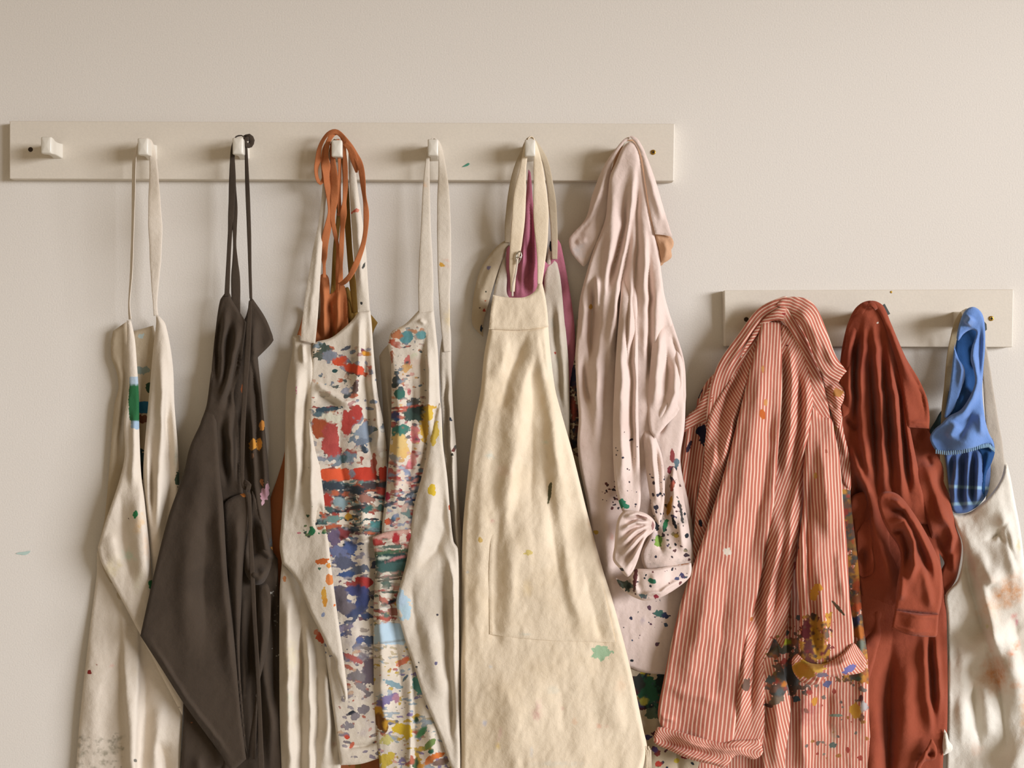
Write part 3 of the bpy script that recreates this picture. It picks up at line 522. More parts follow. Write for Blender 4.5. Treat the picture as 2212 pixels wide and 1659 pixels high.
cloth('bib', [sheet([(676, 742, 1), (684, 738), (714, 730), (741, 710), (762, 690), (774, 673, 1), (800, 671, 1), (803, 700), (807, 761), (816, 851), (828, 911), (835, 972), (835, 1032), (831, 1077), (826, 1125), (823, 1200), (822, 1400), (822, 1637, 1), (780, 1650), (735, 1653, 1), (715, 1500), (690, 1300), (668, 1000), (668, 850)], [(690, 760, 40), (790, 720, 40), (750, 900, 46), (820, 1000, 34), (740, 1100, 44), (760, 1400, 44), (810, 1300, 36)],
    [(7, 9, 4, [(678, 828), (700, 842), (740, 868), (768, 872)]), (-8, 8, 5, [(682, 846), (700, 862), (735, 880)]), (8, 8, 6, [(775, 680), (777, 760), (768, 870)]), (-7, 5, 8, [(789, 690), (792, 790), (797, 900), (806, 1000), (814, 1100)]), (7, 7, 7, [(802, 760), (812, 880), (822, 1000)]), (-5, 12, 14, [(735, 900), (740, 1040), (760, 1200)]), (6, 14, 12, [(775, 980), (785, 1150), (790, 1350)]), (4, 20, 20, [(740, 1250), (760, 1400), (765, 1550)]), (-4, 4, 4, [(740, 1617), (790, 1610), (820, 1600)]), (4, 4, 4, [(725, 1150), (770, 1172), (810, 1165)]), (4, 4, 4, [(735, 1165), (780, 1150), (815, 1130)])],
    paint=P4, res=2.7, roll=(8, 6))], M_white, g)
cloth('neck_strap', [sheet([(704, 330), (716, 328), (708, 400), (702, 452), (698, 500), (692, 600), (686, 690), (681, 742, 1), (650, 735, 1), (652, 700), (662, 625), (676, 540), (690, 470), (697, 400)], [(710, 340, 36), (697, 460, 34), (668, 720, 42), (680, 600, 40)], [(3, 4, 8, [(690, 500), (676, 620), (664, 730)])], roll=(5, 2)),
    sheet([(753, 328), (760, 330), (768, 370), (776, 431), (789, 521), (795, 612), (799, 672, 1), (773, 674, 1), (769, 612), (762, 521), (756, 431)], [(756, 335, 38), (770, 480, 36), (785, 670, 40)], [(4, 8, 6, [(762, 380), (776, 520), (785, 660)])], paint=[(765, 456, 8, 3, -40, 'd0604a', .7), (785, 575, 2.5, 9, 20, '4a4a44', .6), (781, 655, 3, 3, 0, '3a3a36', .4), (772, 455, 4, 3, -30, 'd98a70', .7)], roll=(5, 3))], M_white, g)
cloth('folded_side', [sheet([(632, 727, 1), (648, 724), (652, 735), (676, 740, 1), (677, 830), (676, 923), (690, 1002), (705, 1120), (713, 1201), (726, 1305), (745, 1445), (751, 1508), (746, 1522, 1), (742, 1500), (726, 1450), (724, 1425), (712, 1408), (690, 1362), (668, 1318), (645, 1262), (628, 1236), (609, 1216, 1), (604, 1180), (607, 1140), (614, 1032), (616, 941), (619, 836), (631, 761)], [(640, 760, 30), (665, 800, 44), (640, 950, 36), (680, 1050, 50), (620, 1150, 34), (620, 1215, 44), (700, 1250, 60), (740, 1480, 56)],
    [(10, 9, 14, [(645, 745), (640, 840), (640, 950), (642, 1050), (625, 1160)]), (-10, 7, 9, [(662, 790), (662, 880), (659, 960), (648, 1060), (634, 1130)]), (9, 9, 10, [(668, 850), (672, 960), (672, 1060), (680, 1160)]), (-7, 8, 12, [(684, 1080), (690, 1150)]), (5, 4, 4, [(655, 740), (657, 790)])],
    paint=splash(31, 36, (650, 1095, 702, 1160), (1.5, 5), (1.2, 4), ['3f5a46', '4a4a44', '7a8a5a', '2f6a4a']) + [(674, 1147, 6, 9, 20, '2f7a4e', .6), (645, 1151, 5, 2.5, 0, 'c87a80', .5), (696, 1212, 13, 7, -10, 'cf6a28', .7), (710, 1222, 5, 5, 0, 'd9923a', .5), (712, 1252, 9, 12, 25, 'd9813e', .6), (700, 1285, 6, 15, 5, 'd9a338', .7), (702, 1300, 5, 10, 0, 'd08f2a', .6), (690, 1228, 3, 3, 0, '54705a', .5), (698, 1328, 4, 5, 0, '8a94ad', .6), (723, 1307, 3, 4, 0, 'd9702e', .4), (640, 845, 1.5, 10, 0, 'c97f93', .5), (667, 1010, 2, 2, 0, '5a4a3a', .2)], roll=(9, 8))], M_white, g)
cloth('skirt', [sheet([(609, 1214, 1), (640, 1240), (690, 1300), (745, 1440), (752, 1523), (742, 1560), (736, 1660), (730, 1760, 1), (610, 1760, 1), (608, 1659), (604, 1542), (604, 1282)], [(620, 1300, 30), (670, 1350, 26), (670, 1500, 34), (740, 1500, 28), (700, 1420, 24)],
    [(9, 10, 8, [(622, 1250), (622, 1400), (628, 1659), (630, 1750)]), (-9, 6, 6, [(645, 1270), (652, 1400), (650, 1560), (652, 1750)]), (8, 6, 8, [(660, 1330), (667, 1460), (670, 1659), (672, 1750)]), (-8, 7, 7, [(681, 1360), (686, 1470), (682, 1600), (684, 1750)]), (8, 9, 8, [(705, 1420), (708, 1540), (700, 1659)]), (-6, 6, 6, [(722, 1440), (726, 1540), (716, 1659)])],
    paint=[(692, 1378, 8, 12, -20, 'cf5a38', .9), (683, 1366, 5, 6, 0, 'd98a6a', .8), (614, 1250, 4, 6, 0, 'd9935f', .7), (626, 1508, 8, 12, 0, 'c3cbb0', .9, .5), (630, 1420, 14, 40, 0, 'd6cba0', .9, .4), (722, 1608, 8, 6, 0, 'a8674a', .9, .6), (625, 1540, 5, 8, 0, 'a8bfa8', .8, .4)])], M_white, g)

# ---------------------------------------------------------------- painted apron on the fifth peg
g = thing('apron', 'cream canvas apron with teal and green dabs and rainbow skirt, on the fifth peg', 'apron', 900, 1780, 16)
P5 = [(877, 728, 15, 13, -15, '5f989c', .25), (910, 724, 11, 9, -20, '6aa0a2', .3), (858, 723, 11, 12, -40, 'b9744a', .9), (850, 742, 6, 10, -60, 'b5573a', .8), (846, 770, 3, 12, 0, 'b06a4a', .8), (865, 712, 5, 9, 30, 'cfae7a', .8, .7), (893, 768, 10, 5, -30, 'a8c08a', .7, .6), (880, 780, 6, 11, 15, 'd4756a', .7), (877, 795, 12, 8, -40, 'd6a868', .8), (856, 823, 9, 11, 0, '4f5658', .3), (864, 851, 12, 12, 0, '3c6a5c', .25), (852, 833, 8, 5, 0, '3f4a4a', .5), (884, 846, 4, 6, 0, 'bb5a5a', .5), (892, 868, 14, 7, 0, '5b5850', .7), (876, 880, 38, 2.6, -6, 'b2503f', .7), (866, 888, 32, 2.2, -8, 'b9604c', .7), (897, 895, 24, 14, 0, '3f5149', .7), (906, 886, 16, 10, -10, '39443f', .8), (858, 901, 6, 9, 20, '3f5f94', .6), (852, 897, 6, 10, 40, '4a4a70', .8), (849, 917, 8, 5, 0, '9c3f50', .8), (864, 930, 20, 12, -14, '41796a', .35), (925, 893, 12, 14, 0, 'd8b43a', .5), (930, 880, 14, 5, 0, 'd4a83a', .7), (916, 925, 9, 26, 0, 'd4a93c', .6), (896, 935, 10, 16, 0, 'd8837c', .8), (898, 948, 10, 8, 20, 'd4707a', .7), (862, 965, 22, 24, -20, 'ddbb74', .7), (875, 978, 12, 10, 0, 'ddb56a', .7), (852, 990, 14, 6, 30, '9a9a96', .8), (893, 992, 9, 14, 20, 'd99a92', .8), (886, 1005, 6, 8, 0, 'd47a80', .7), (845, 1028, 10, 8, 0, 'b8433c', .8), (858, 1034, 7, 4, 0, 'b05048', .7), (902, 1036, 10, 8, -20, '3a5566', .6), (898, 1060, 12, 5, -10, '42566a', .8), (895, 1076, 9, 6, -20, '35415f', .5), (837, 1072, 6, 10, 0, 'a8334a', .5), (840, 1090, 16, 4, -20, '5a6470', .8), (850, 1120, 4, 4, -40, '5a7a98', .5), (838, 1126, 8, 6, -20, 'd0603a', .7), (880, 1110, 10, 9, 0, '7a948f', .9)]
P5 = [('smear', (845, 860, 920, 1000), ['b5a8a0', 'c98f80', '7a827c', 'd8b878'], .74, 20, 10, 51, 12), ('smear', (835, 1000, 915, 1140), ['c9a098', '9aa0ae', '5a6470', 'b06058', 'd0b0a0'], .72, 20, 8, 57, 12), ('smear', (845, 700, 915, 860), ['c0a898', '9a9a94', 'c8906a'], .74, 18, 10, 59, 12)] + P5 + splash(41, 110, (842, 740, 920, 1140), (1.5, 7), (1, 4), ['b56a55', '6a6a6a', '4a5a5a', 'd0a090', 'a33f3a', '7a8a96', 'c9a06a']) + splash(42, 60, (840, 1000, 912, 1140), (2, 9), (1.5, 4), ['c98a80', '8a94a8', '4f5a66', 'b5645a', 'd9b0a0', 'a0aab5'])
P5 += haze(5, 22, (845, 740, 915, 1140), ['c9ab98', 'b5aca0', 'c0a08e', 'a8aaa8'], op=.5)
cloth('neck_strap', [ribbon([(921, 690, 44, 33), (920, 640, 43, 32), (920, 582, 42, 30), (920, 491, 43, 21), (921, 401, 45, 14), (924, 340, 47, 8), (926, 318, 48, 9, 60), (932, 301, 48, 9, 90), (942, 301, 46, 9, 90), (950, 315, 43, 9, 40), (956, 371, 38, 18), (958, 431, 36, 26), (959, 491, 34, 29), (960, 582, 32, 28), (960, 640, 31, 24), (962, 700, 30, 20), (966, 760, 30, 16)], 1.8, paint=[(917, 400, 5, 6, 0, 'd9a06a', .8, .6), (960, 556, 5, 12, -30, 'd98a6a', .9, .7), (955, 572, 5, 6, 0, 'd9a23a', .6), (968, 575, 5, 4, 0, 'd09080', .7, .6), (969, 690, 6, 26, 5, 'd8c084', .8, .6), (956, 384, 3, 4, 0, '8a7a4a', .7), (965, 728, 2.5, 6, 0, '4a4a48', .4)])], M_white, g)
cloth('back_side', [sheet([(819, 769, 1), (831, 752), (846, 742), (870, 800), (870, 1150), (845, 1150), (832, 1080), (838, 1020), (830, 960), (826, 860)], 17, [(5, 5, 5, [(830, 770), (840, 880), (842, 1000)])], roll=(6, 3))], M_white, g)
cloth('bib', [sheet([(904, 671, 1), (937, 670, 1), (942, 720), (946, 761), (950, 850), (955, 930), (950, 990), (935, 1050), (920, 1140), (880, 1190), (825, 1160, 1), (825, 1137), (834, 1062), (840, 987), (845, 911), (845, 785), (839, 745), (846, 717), (875, 700)], [(860, 730, 42), (920, 700, 46), (865, 900, 50), (930, 900, 46), (860, 1100, 48)],
    [(7, 9, 14, [(858, 760), (862, 880), (858, 1000), (850, 1120)]), (-8, 10, 4, [(917, 720), (919, 850), (919, 960), (908, 1030), (895, 1090)]), (8, 4, 10, [(924, 730), (924, 860), (926, 950)]), (3, 4, 4, [(903, 690), (917, 700)]), (-5, 8, 8, [(890, 800), (888, 950), (880, 1080)])], paint=P5, res=2.7, roll=(9, 7))], M_white, g)
P5b = splash(43, 60, (806, 1150, 905, 1310), (1.5, 10), (1, 4), ['b5564a', '4a5a4a', 'a33f3a', 'd0b09a', '7a7a6a', '5a6a60', 'c99a8a']) + splash(44, 120, (806, 1300, 930, 1659), (1.5, 8), (1, 4), ['b56a55', '6a6a7a', '4a6a6a', 'd0a090', '8a7aa0', 'c9a84a', '9aa5ae'])
P5b = [('smear', (806, 1160, 900, 1350), ['c09488', '8a8a78', 'a85a50', '5a6a5e', 'b5a898'], .68, 26, 8, 63, 12), ('smear', (808, 1400, 975, 1659), ['9aa4a8', 'b8a888', '8a80a0', 'c0a040'], .72, 20, 10, 69, 12)] + P5b
P5b += [(840, 1150, 42, 14, -8, 'd6a898', .8), (855, 1162, 8, 12, 5, 'b02f32', .4), (815, 1172, 12, 7, 0, 'b8463e', .7), (883, 1160, 5, 9, 0, 'a83a3a', .6), (840, 1193, 40, 4, -6, '4f6a4e', .9), (845, 1208, 42, 12, -4, '2f4d48', -.3), (850, 1225, 40, 10, -3, '44645f', -.3), (826, 1206, 14, 3.5, -5, 'c9cdbb', .9), (858, 1206, 22, 3.5, -18, 'c47d7c', .8), (845, 1245, 42, 2, -6, '6a665a', .4), (845, 1252, 42, 2, -7, '6a665a', .4), (846, 1300, 16, 4, -20, '28323f', .5), (828, 1296, 12, 6, 30, 'b06a58', .8), (850, 1320, 12, 8, 0, 'a87060', .8), (828, 1336, 16, 5, 10, 'b05a4a', .8), (846, 1368, 38, 24, -3, 'b5ccd8', -.35), (848, 1386, 34, 2, -8, '98a0a0', .6), (868, 1430, 14, 6, -30, 'd07a58', .7), (878, 1424, 7, 5, -60, 'd06a40', .6), (848, 1478, 22, 6, 20, '7f9aa0', .8), (875, 1465, 12, 3, -50, '5f7078', .6), (838, 1510, 22, 9, -20, '7d7296', .7), (822, 1520, 9, 8, 0, '77688f', .7), (856, 1508, 8, 10, 0, 'b08090', .8), (818, 1540, 10, 16, -10, 'c79320', .5), (824, 1560, 12, 24, -25, '7a4c1c', .5), (832, 1565, 6, 10, 0, 'c08f20', .5), (868, 1574, 20, 12, 0, 'd4b220', .55), (880, 1585, 10, 12, 20, 'd6b428', .6), (835, 1598, 14, 10, 0, 'c9bf72', .9), (830, 1640, 16, 14, 0, 'c9ae3c', .9), (845, 1632, 8, 8, 0, 'd0b540', .8),
        (905, 1480, 12, 22, -10, '5f9a8c', .8), (899, 1555, 5, 6, 0, '3f5a4a', .5), (911, 1582, 16, 7, -48, '4f8a5c', .4), (928, 1608, 17, 7, -40, '728a4a', .4), (931, 1623, 7, 5, -20, '3a6a50', .4), (940, 1634, 22, 6, -20, 'd8762f', .4), (925, 1645, 10, 6, -20, 'd07a3a', .6), (955, 1645, 22, 7, -15, '8a6f62', .5), (898, 1650, 8, 12, 0, '4f6a48', .6), (910, 1655, 8, 5, 0, 'd99a3a', .6), (890, 1645, 6, 8, 0, 'b5654a', .7), (905, 1530, 14, 20, 0, 'c9b58a', .9, .5)]
P5b += haze(6, 26, (808, 1160, 900, 1350), ['c09a88', 'a8a08e', 'b5a498', '8f9a8c'], op=.4) + haze(7, 16, (810, 1390, 960, 1650), ['bcb4a6', 'b8a890', 'a8a8a8'], op=.5)
cloth('skirt', [sheet([(804, 1160, 1), (840, 1148), (887, 1143, 1), (900, 1200), (930, 1400), (985, 1640), (1000, 1770, 1), (822, 1770, 1), (820, 1659), (813, 1575), (808, 1510), (807, 1315), (811, 1217)], [(820, 1170, 55), (870, 1200, 52), (830, 1400, 48), (890, 1500, 42), (850, 1650, 46), (940, 1640, 38)],
    [(6, 8, 14, [(822, 1180), (822, 1320), (825, 1480), (835, 1640)]), (-5, 12, 8, [(860, 1200), (850, 1320), (862, 1450), (880, 1560)]), (7, 10, 4, [(885, 1420), (889, 1520), (890, 1659), (890, 1760)]), (-9, 3, 10, [(893, 1440), (895, 1540), (895, 1659), (895, 1760)]), (5, 12, 12, [(925, 1560), (940, 1659)]), (3, 3, 3, [(808, 1183), (850, 1172), (888, 1168)])], paint=P5b, res=2.7, roll=(7, 5))], M_white, g)
cloth('folded_side', [sheet([(946, 880, 1), (952, 870), (957, 960), (966, 1030), (972, 1100), (980, 1170), (989, 1185), (991, 1320), (992, 1542), (994, 1659), (990, 1770, 1), (1000, 1770, 1), (985, 1680), (973, 1653), (950, 1588), (914, 1503), (895, 1442), (872, 1373), (856, 1305), (862, 1273), (878, 1211), (887, 1146), (895, 1090), (908, 1041), (922, 985), (935, 920)], [(940, 950, 50), (930, 1080, 54), (880, 1250, 60), (960, 1150, 46), (930, 1350, 54), (970, 1500, 48)],
    [(8, 18, 10, [(938, 980), (930, 1080), (918, 1160), (890, 1240)]), (-9, 10, 4, [(951, 1185), (960, 1260), (968, 1380), (974, 1500), (982, 1640)]), (8, 4, 6, [(960, 1180), (974, 1220), (980, 1350), (984, 1500)]), (-5, 14, 10, [(955, 1060), (962, 1140), (945, 1190), (900, 1235)]), (5, 16, 20, [(910, 1300), (935, 1400), (955, 1520)]), (-3, 8, 8, [(895, 1240), (893, 1320), (915, 1420)])],
    paint=[(932, 1057, 9, 11, 0, 'd8b628', .45), (936, 1066, 6, 5, 10, 'd8b628', .5), (938, 935, 9, 26, 10, 'd8b848', .7), (872, 1310, 15, 30, -10, 'b7d2dd', .9), (866, 1295, 10, 14, 0, 'b7cfe0', .8), (945, 1328, 3, 2, 40, '4f4a50', .4), (942, 1433, 3, 4, 0, '6f6a84', .5), (900, 1441, 2.5, 3, 0, '5a5a58', .3), (905, 1432, 2, 2, 0, '5a5a58', .3), (955, 940, 8, 20, 0, 'd8cd9a', .8, .5), (972, 1096, 3, 6, 0, 'b0502f', .5)], roll=(7, 6))], M_white, g)
cloth('side_strip', [sheet([(960, 700, 1), (972, 700), (975, 800), (980, 900), (985, 960), (988, 1040), (992, 1100), (998, 1180), (1000, 1300), (1000, 1600), (1000, 1760, 1), (986, 1760), (985, 1400), (982, 1200), (972, 1090), (962, 1000), (956, 900), (950, 770)], [(965, 740, 28), (980, 1000, 30), (990, 1300, 30)], [(6, 4, 5, [(968, 760), (972, 900), (980, 1050), (988, 1180), (992, 1400)]), (-6, 4, 4, [(961, 800), (966, 950), (973, 1060)])], paint=[(973, 905, 2.5, 5, -20, '3a3f4a', .4), (980, 972, 4, 4, 0, '7a4038', .7), (977, 982, 3, 3, 0, '4a4a3f', .5), (984, 966, 2.5, 5, 30, '5f5f58', .5)], roll=(6, 4))], M_white, g)

# ---------------------------------------------------------------- three garments on the sixth peg
M_pinkp = fabric('magenta_pink_cotton', 'b06a7a', 'a66079', 0.08)
M_pale = fabric('pale_pink_shirt_cotton', 'dbc6ba', 'd4bdb0', 0.05, weave=0.15, scale=1300)
M_tan = fabric('tan_shirt_lining', 'c49a78', 'bb9070', 0.06)
g = thing('pinafore', 'magenta pink cotton garment showing between the straps of the plain cream apron', 'pinafore', 1140, 1300, 12)
cloth('body', [sheet([(1141, 366, 1), (1146, 372), (1152, 441), (1168, 540), (1185, 570), (1202, 512, 1), (1212, 530), (1238, 676), (1243, 759), (1240, 800), (1232, 840), (1220, 1200, 1), (1010, 1200, 1), (1005, 1080), (1022, 960), (1040, 860), (1080, 700), (1093, 640), (1094, 540), (1100, 531), (1118, 520), (1134, 441)], [(1142, 380, 38), (1135, 560, 34), (1228, 640, 18), (1200, 620, 8), (1100, 620, 8), (1080, 900, 9), (1200, 900, 7)],
    [(7, 5, 5, [(1138, 420), (1130, 540), (1126, 640)]), (-7, 4, 4, [(1145, 420), (1146, 540), (1140, 640)]), (6, 4, 5, [(1154, 500), (1152, 640)]), (6, 4, 4, [(1118, 540), (1114, 640)]), (-4, 4, 4, [(1133, 560), (1134, 640)])], roll=(6, 4))], M_pinkp, g)
g = thing('apron', 'off-white paint-flecked apron behind the plain cream one, with a wide looping strap on its left', 'apron', 1180, 1400, 14)
cloth('neck_strap', [sheet([(1099, 521), (1090, 520), (1065, 541), (1040, 578), (1026, 622), (1020, 670), (1020, 700), (1030, 715), (1044, 728, 1), (1044, 700), (1054, 660), (1068, 610), (1085, 560), (1100, 530)], [(1090, 530, 22), (1030, 700, 14), (1050, 600, 18)], [(4, 8, 8, [(1070, 560), (1040, 640), (1034, 700)])], paint=[(1056, 578, 4, 4, 0, '8a7f98', .6), (1050, 630, 2, 2, 0, '4a4a3a', .3), (1046, 671, 3, 3, 40, 'b0432f', .5), (1040, 709, 2.5, 9, 5, '2f3a4a', .4), (1036, 665, 2, 2, 0, '5a4a3a', .3), (1048, 650, 2, 2, 0, 'b5603a', .3)], roll=(6, 5)),
    ribbon([(1098, 524, 24, 15), (1098, 480, 28, 14), (1104, 420, 33, 13), (1114, 370, 38, 12), (1128, 330, 43, 11, 30), (1138, 300, 46, 10, 80), (1150, 298, 46, 10, 90), (1160, 312, 42, 11, 40), (1178, 350, 36, 13), (1188, 400, 30, 15), (1193, 441, 26, 17), (1197, 500, 22, 15), (1198, 560, 20, 12)], 1.4)], M_nat2, g)
cloth('body', [sheet([(1188, 520, 1), (1196, 528), (1202, 560), (1211, 604), (1220, 700), (1222, 712), (1228, 784), (1230, 860), (1231, 1000), (1250, 1400, 1), (1050, 1400, 1), (1060, 700, 1), (1068, 625), (1086, 560), (1092, 545), (1095, 600), (1098, 640), (1140, 660), (1172, 640), (1176, 600)], [(1195, 560, 18), (1205, 700, 22), (1215, 850, 22), (1080, 620, 16)], [(-2.5, 5, 5, [(1192, 640), (1205, 760), (1215, 900)]), (4, 5, 6, [(1205, 640), (1214, 760), (1222, 900)])], paint=[(1190, 530, 5, 16, -10, '2a3346', .5), (1199, 762, 3, 3, 0, 'c0604f', .5), (1193, 700, 4, 14, 0, 'a8b5ae', .8, .5), (1205, 780, 3, 8, 0, '9ab0a8', .7, .5)], roll=(6, 4))], M_white, g)

g = thing('apron', 'plain unbleached cream apron with patch pocket, buckled strap and flaring skirt', 'apron', 1190, 1810, 30)
cloth('neck_strap', [ribbon([(1107, 630, 50, 9), (1108, 600, 50, 12), (1108, 575, 50, 16), (1113, 540, 50, 24), (1116, 513, 49, 26), (1120, 470, 49, 27), (1123, 420, 49, 25), (1129, 368, 50, 14), (1134, 335, 51, 11), (1137, 312, 52, 10, 50), (1142, 298, 51, 10, 90), (1152, 298, 49, 10, 90), (1157, 315, 51, 10, 40), (1161, 345, 52, 16), (1165, 390, 52, 25), (1168, 441, 52, 31), (1169, 490, 52, 30), (1170, 530, 51, 24), (1169, 567, 50, 16), (1166, 614, 49, 10)], 1.6)], M_cream, g)
bk = cloth('buckle', [ribbon([(1116, 549, 54, 3), (1123, 543, 55, 3), (1126, 552, 55, 3), (1123, 562, 55, 3), (1118, 569, 54, 3), (1115, 560, 54, 3), (1116, 549, 54, 3)], round_=True, step=2), ribbon([(1115, 557, 56, 2.4), (1125, 555, 57, 2.4)], round_=True)], M_metal, g, 'small metal slider buckle on the strap')
cloth('strap_end', [ribbon([(1118, 560, 55, 4), (1114, 590, 55, 4), (1108, 615, 54, 4), (1107, 640, 52, 4)], 1.3)], M_nat, g)
PC = [(1187, 1068, 3.5, 22, 8, '5e5a3c', .45), (1188, 1050, 3, 8, 20, '5e5a3c', .5), (1300, 1410, 20, 15, 0, 'a9c79f', .8), (1160, 1545, 12, 14, 20, 'c58d86', .9, .7), (1163, 1525, 9, 20, 15, 'dcb5aa', .9, .5), (1215, 1530, 4, 5, 0, 'cf9b90', .6, .7), (1241, 1558, 7, 8, 0, 'dfb08c', .8, .6), (1293, 1568, 8, 6, 0, 'e0a68c', .8, .7), (1310, 1568, 6, 5, 0, 'e2b8a0', .8, .6), (1047, 1562, 6, 7, 0, 'a6b0c9', .7, .7), (1079, 1587, 6, 16, 15, 'dcaea6', .8, .6), (1075, 1613, 6, 9, 0, 'e0bf60', .6, .8), (1148, 1625, 4, 12, 0, 'bcc0c6', .8, .6), (1037, 1167, 5, 6, 0, 'e0bc6a', .6), (1142, 1194, 8, 6, 0, 'e2cb7a', .8), (1010, 1236, 3, 3, 0, 'a8bcc9', .6, .7), (1064, 1125, 5, 5, 0, 'dba59a', .8, .6), (1134, 1370, 16, 4, 0, 'b9c0b6', .8, .6), (1190, 785, 12, 20, 10, 'b9d2bd', .9, .5), (1178, 955, 8, 5, 0, 'a8cfc0', .8, .5), (1058, 985, 12, 10, 0, 'b9cfca', .9, .5), (1090, 1020, 20, 14, 0, 'e0c0ac', .9, .4), (1140, 1270, 12, 18, 0, 'dfc287', .9, .4), (1060, 1440, 4, 4, 0, 'a9bccc', .6, .6), (1340, 1480, 14, 20, 0, 'e0c0a0', .9, .5), (1195, 1490, 14, 10, 0, 'b8c4b8', .9, .4), (1205, 1650, 60, 6, 0, 'c3ccc3', .9, .4), (1274, 1130, 6, 10, 0, 'd8b58a', .9, .4), (1062, 1360, 3, 26, 3, 'cfb48f', .8, .5)]
SKD = [(1075, 640, 46), (1170, 640, 48), (1070, 740, 50), (1150, 740, 52), (1110, 900, 62), (1190, 850, 48), (1030, 1000, 46), (1150, 1150, 68), (1250, 1150, 52), (1010, 1300, 44), (1150, 1500, 68), (1370, 1560, 54), (1010, 1650, 48), (1200, 1700, 66)]
SKF = [(14, 20, 14, [(1156, 690), (1134, 820), (1112, 960), (1092, 1100), (1085, 1200)]), (-9, 12, 14, [(1150, 690), (1122, 760), (1098, 820), (1080, 900)]), (-9, 16, 18, [(1158, 740), (1150, 880), (1148, 1020), (1150, 1150)]), (12, 14, 12, [(1164, 690), (1180, 830), (1200, 980), (1232, 1130)]), (6, 12, 10, [(1090, 720), (1085, 780), (1070, 830)]), (7, 14, 18, [(1060, 860), (1045, 1000), (1035, 1200), (1030, 1450)]), (-5, 14, 14, [(1080, 1040), (1075, 1200), (1070, 1420)]), (6, 10, 14, [(1195, 1000), (1215, 1150), (1240, 1300), (1265, 1380)]), (-5, 12, 10, [(1170, 980), (1190, 1120), (1215, 1280)]), (5, 14, 12, [(1110, 1150), (1100, 1290), (1100, 1400)]), (-4, 10, 14, [(1258, 1210), (1285, 1320), (1305, 1400)]), (5, 30, 30, [(1090, 1450), (1100, 1650)]), (-5, 30, 40, [(1200, 1430), (1230, 1640)]), (5, 24, 20, [(1310, 1430), (1340, 1600)]), (-3, 5, 5, [(1163, 708), (1172, 760), (1190, 840)])]
cloth('skirt', [sheet([(1057, 706, 1), (1120, 709), (1184, 701, 1), (1189, 760), (1199, 839), (1212, 890), (1236, 975), (1268, 1105), (1299, 1220), (1324, 1300), (1361, 1440), (1390, 1577), (1398, 1620), (1386, 1680), (1404, 1780, 1), (1200, 1790), (990, 1780, 1), (996, 1659), (996, 1421), (999, 1163), (1007, 1059), (1022, 929), (1038, 845), (1046, 766)], SKD,
    SKF,
    paint=PC, roll=(14, 12), wrinkle=(3.0, 45, 120), res=3.4, seed=901, gain=0.8)], M_cream, g)
cloth('bib', [sheet([(1065, 637, 1), (1085, 641), (1112, 643), (1136, 641), (1156, 628), (1164, 606, 1), (1170, 605, 1), (1177, 636), (1182, 669), (1185, 706, 1), (1120, 713), (1056, 711, 1), (1060, 672)], SKD, SKF, roll=(6, 4), wrinkle=(3.0, 45, 120), seed=901, lift=1.6, gain=0.8)], M_cream, g)
cloth('pocket', [sheet([(1062, 1128, 1), (1160, 1120), (1262, 1127, 1), (1300, 1260), (1330, 1388, 1), (1200, 1384), (1100, 1376), (1058, 1370, 1), (1056, 1250)], SKD, SKF, paint=PC, roll=(5, 1.2), th=3.0, wrinkle=(3.0, 45, 120), seed=901, lift=2.0, gain=0.8, pleat=lambda X, Y: -3.4 * np.clip((1185 - Y) / 50, 0, 1))], M_cream, g)
def stitch(n, pts, d, parent, mat, wpx=1.6):
    return cloth(n, [ribbon([(x, y, dd, wpx) for x, y, dd in pts], round_=True, seg=6)], mat, parent)
cloth('frayed_edge', [ribbon([(1394 + i * 2.2, 1612 + (i % 3) * 4, 52, 3), (1397 + i * 1.8, 1640, 51, 2.4), (1394 + i * 2.4, 1672 + (i % 2) * 14, 50, 1.6)], round_=True, seg=6) for i in range(6)], M_cream, g)

# ---------------------------------------------------------------- splattered apron and pale pink shirt, seventh peg
g = thing('apron', 'paint-splattered canvas apron hidden under the pale pink shirt, only its edges showing', 'apron', 1400, 1800, 10)
SP = ['2f5a48', '2b3b45', '232a2e', '3a6a52', '4a4470', '5a2f35', 'c9b43a', '8a4038']
cloth('body', [sheet([(1246, 690, 1), (1258, 690), (1270, 800), (1300, 1000), (1420, 1000), (1455, 1200), (1500, 1450), (1530, 1600), (1530, 1790, 1), (1330, 1790, 1), (1330, 1450), (1260, 1050), (1236, 980), (1231, 860), (1233, 800), (1240, 760)], [(1240, 850, 12), (1400, 1300, 14), (1430, 1550, 22)],
    [(5, 6, 6, [(1240, 800), (1238, 960)]), (-6, 8, 10, [(1450, 1480), (1460, 1600), (1470, 1780)]), (5, 14, 14, [(1415, 1480), (1420, 1660)])],
    paint=splash(61, 150, (1230, 780, 1250, 985), (1.5, 5), (1.5, 5), ['5a3a35', '3a3a48', '7a4a40', '2f3a40', '8a6a50']) + [(1237, 810, 9, 22, 0, '2f2f4a', .7), (1238, 885, 7, 20, 0, '9a4a3a', .8), (1240, 960, 6, 8, 0, '33343c', .5)] + splash(62, 130, (1360, 1450, 1500, 1530), (2, 14), (2, 10), SP) + [(1405, 1490, 28, 24, 0, '2f6148', .8), (1440, 1478, 24, 20, 0, '24332f', .7), (1380, 1475, 14, 16, 0, '3a3f3a', .8), (1390, 1515, 10, 8, 0, 'b9b44a', .7), (1412, 1540, 18, 12, 0, '5a6a55', .9)] + splash(63, 36, (1390, 1530, 1530, 1659), (2, 9), (2, 7), SP) + [(1415, 1620, 6, 6, 0, '5a4a80', .5), (1422, 1650, 8, 6, 0, 'c0402f', .5), (1480, 1632, 9, 7, 0, '8a2f35', .5)], res=3)], M_nat2, g)

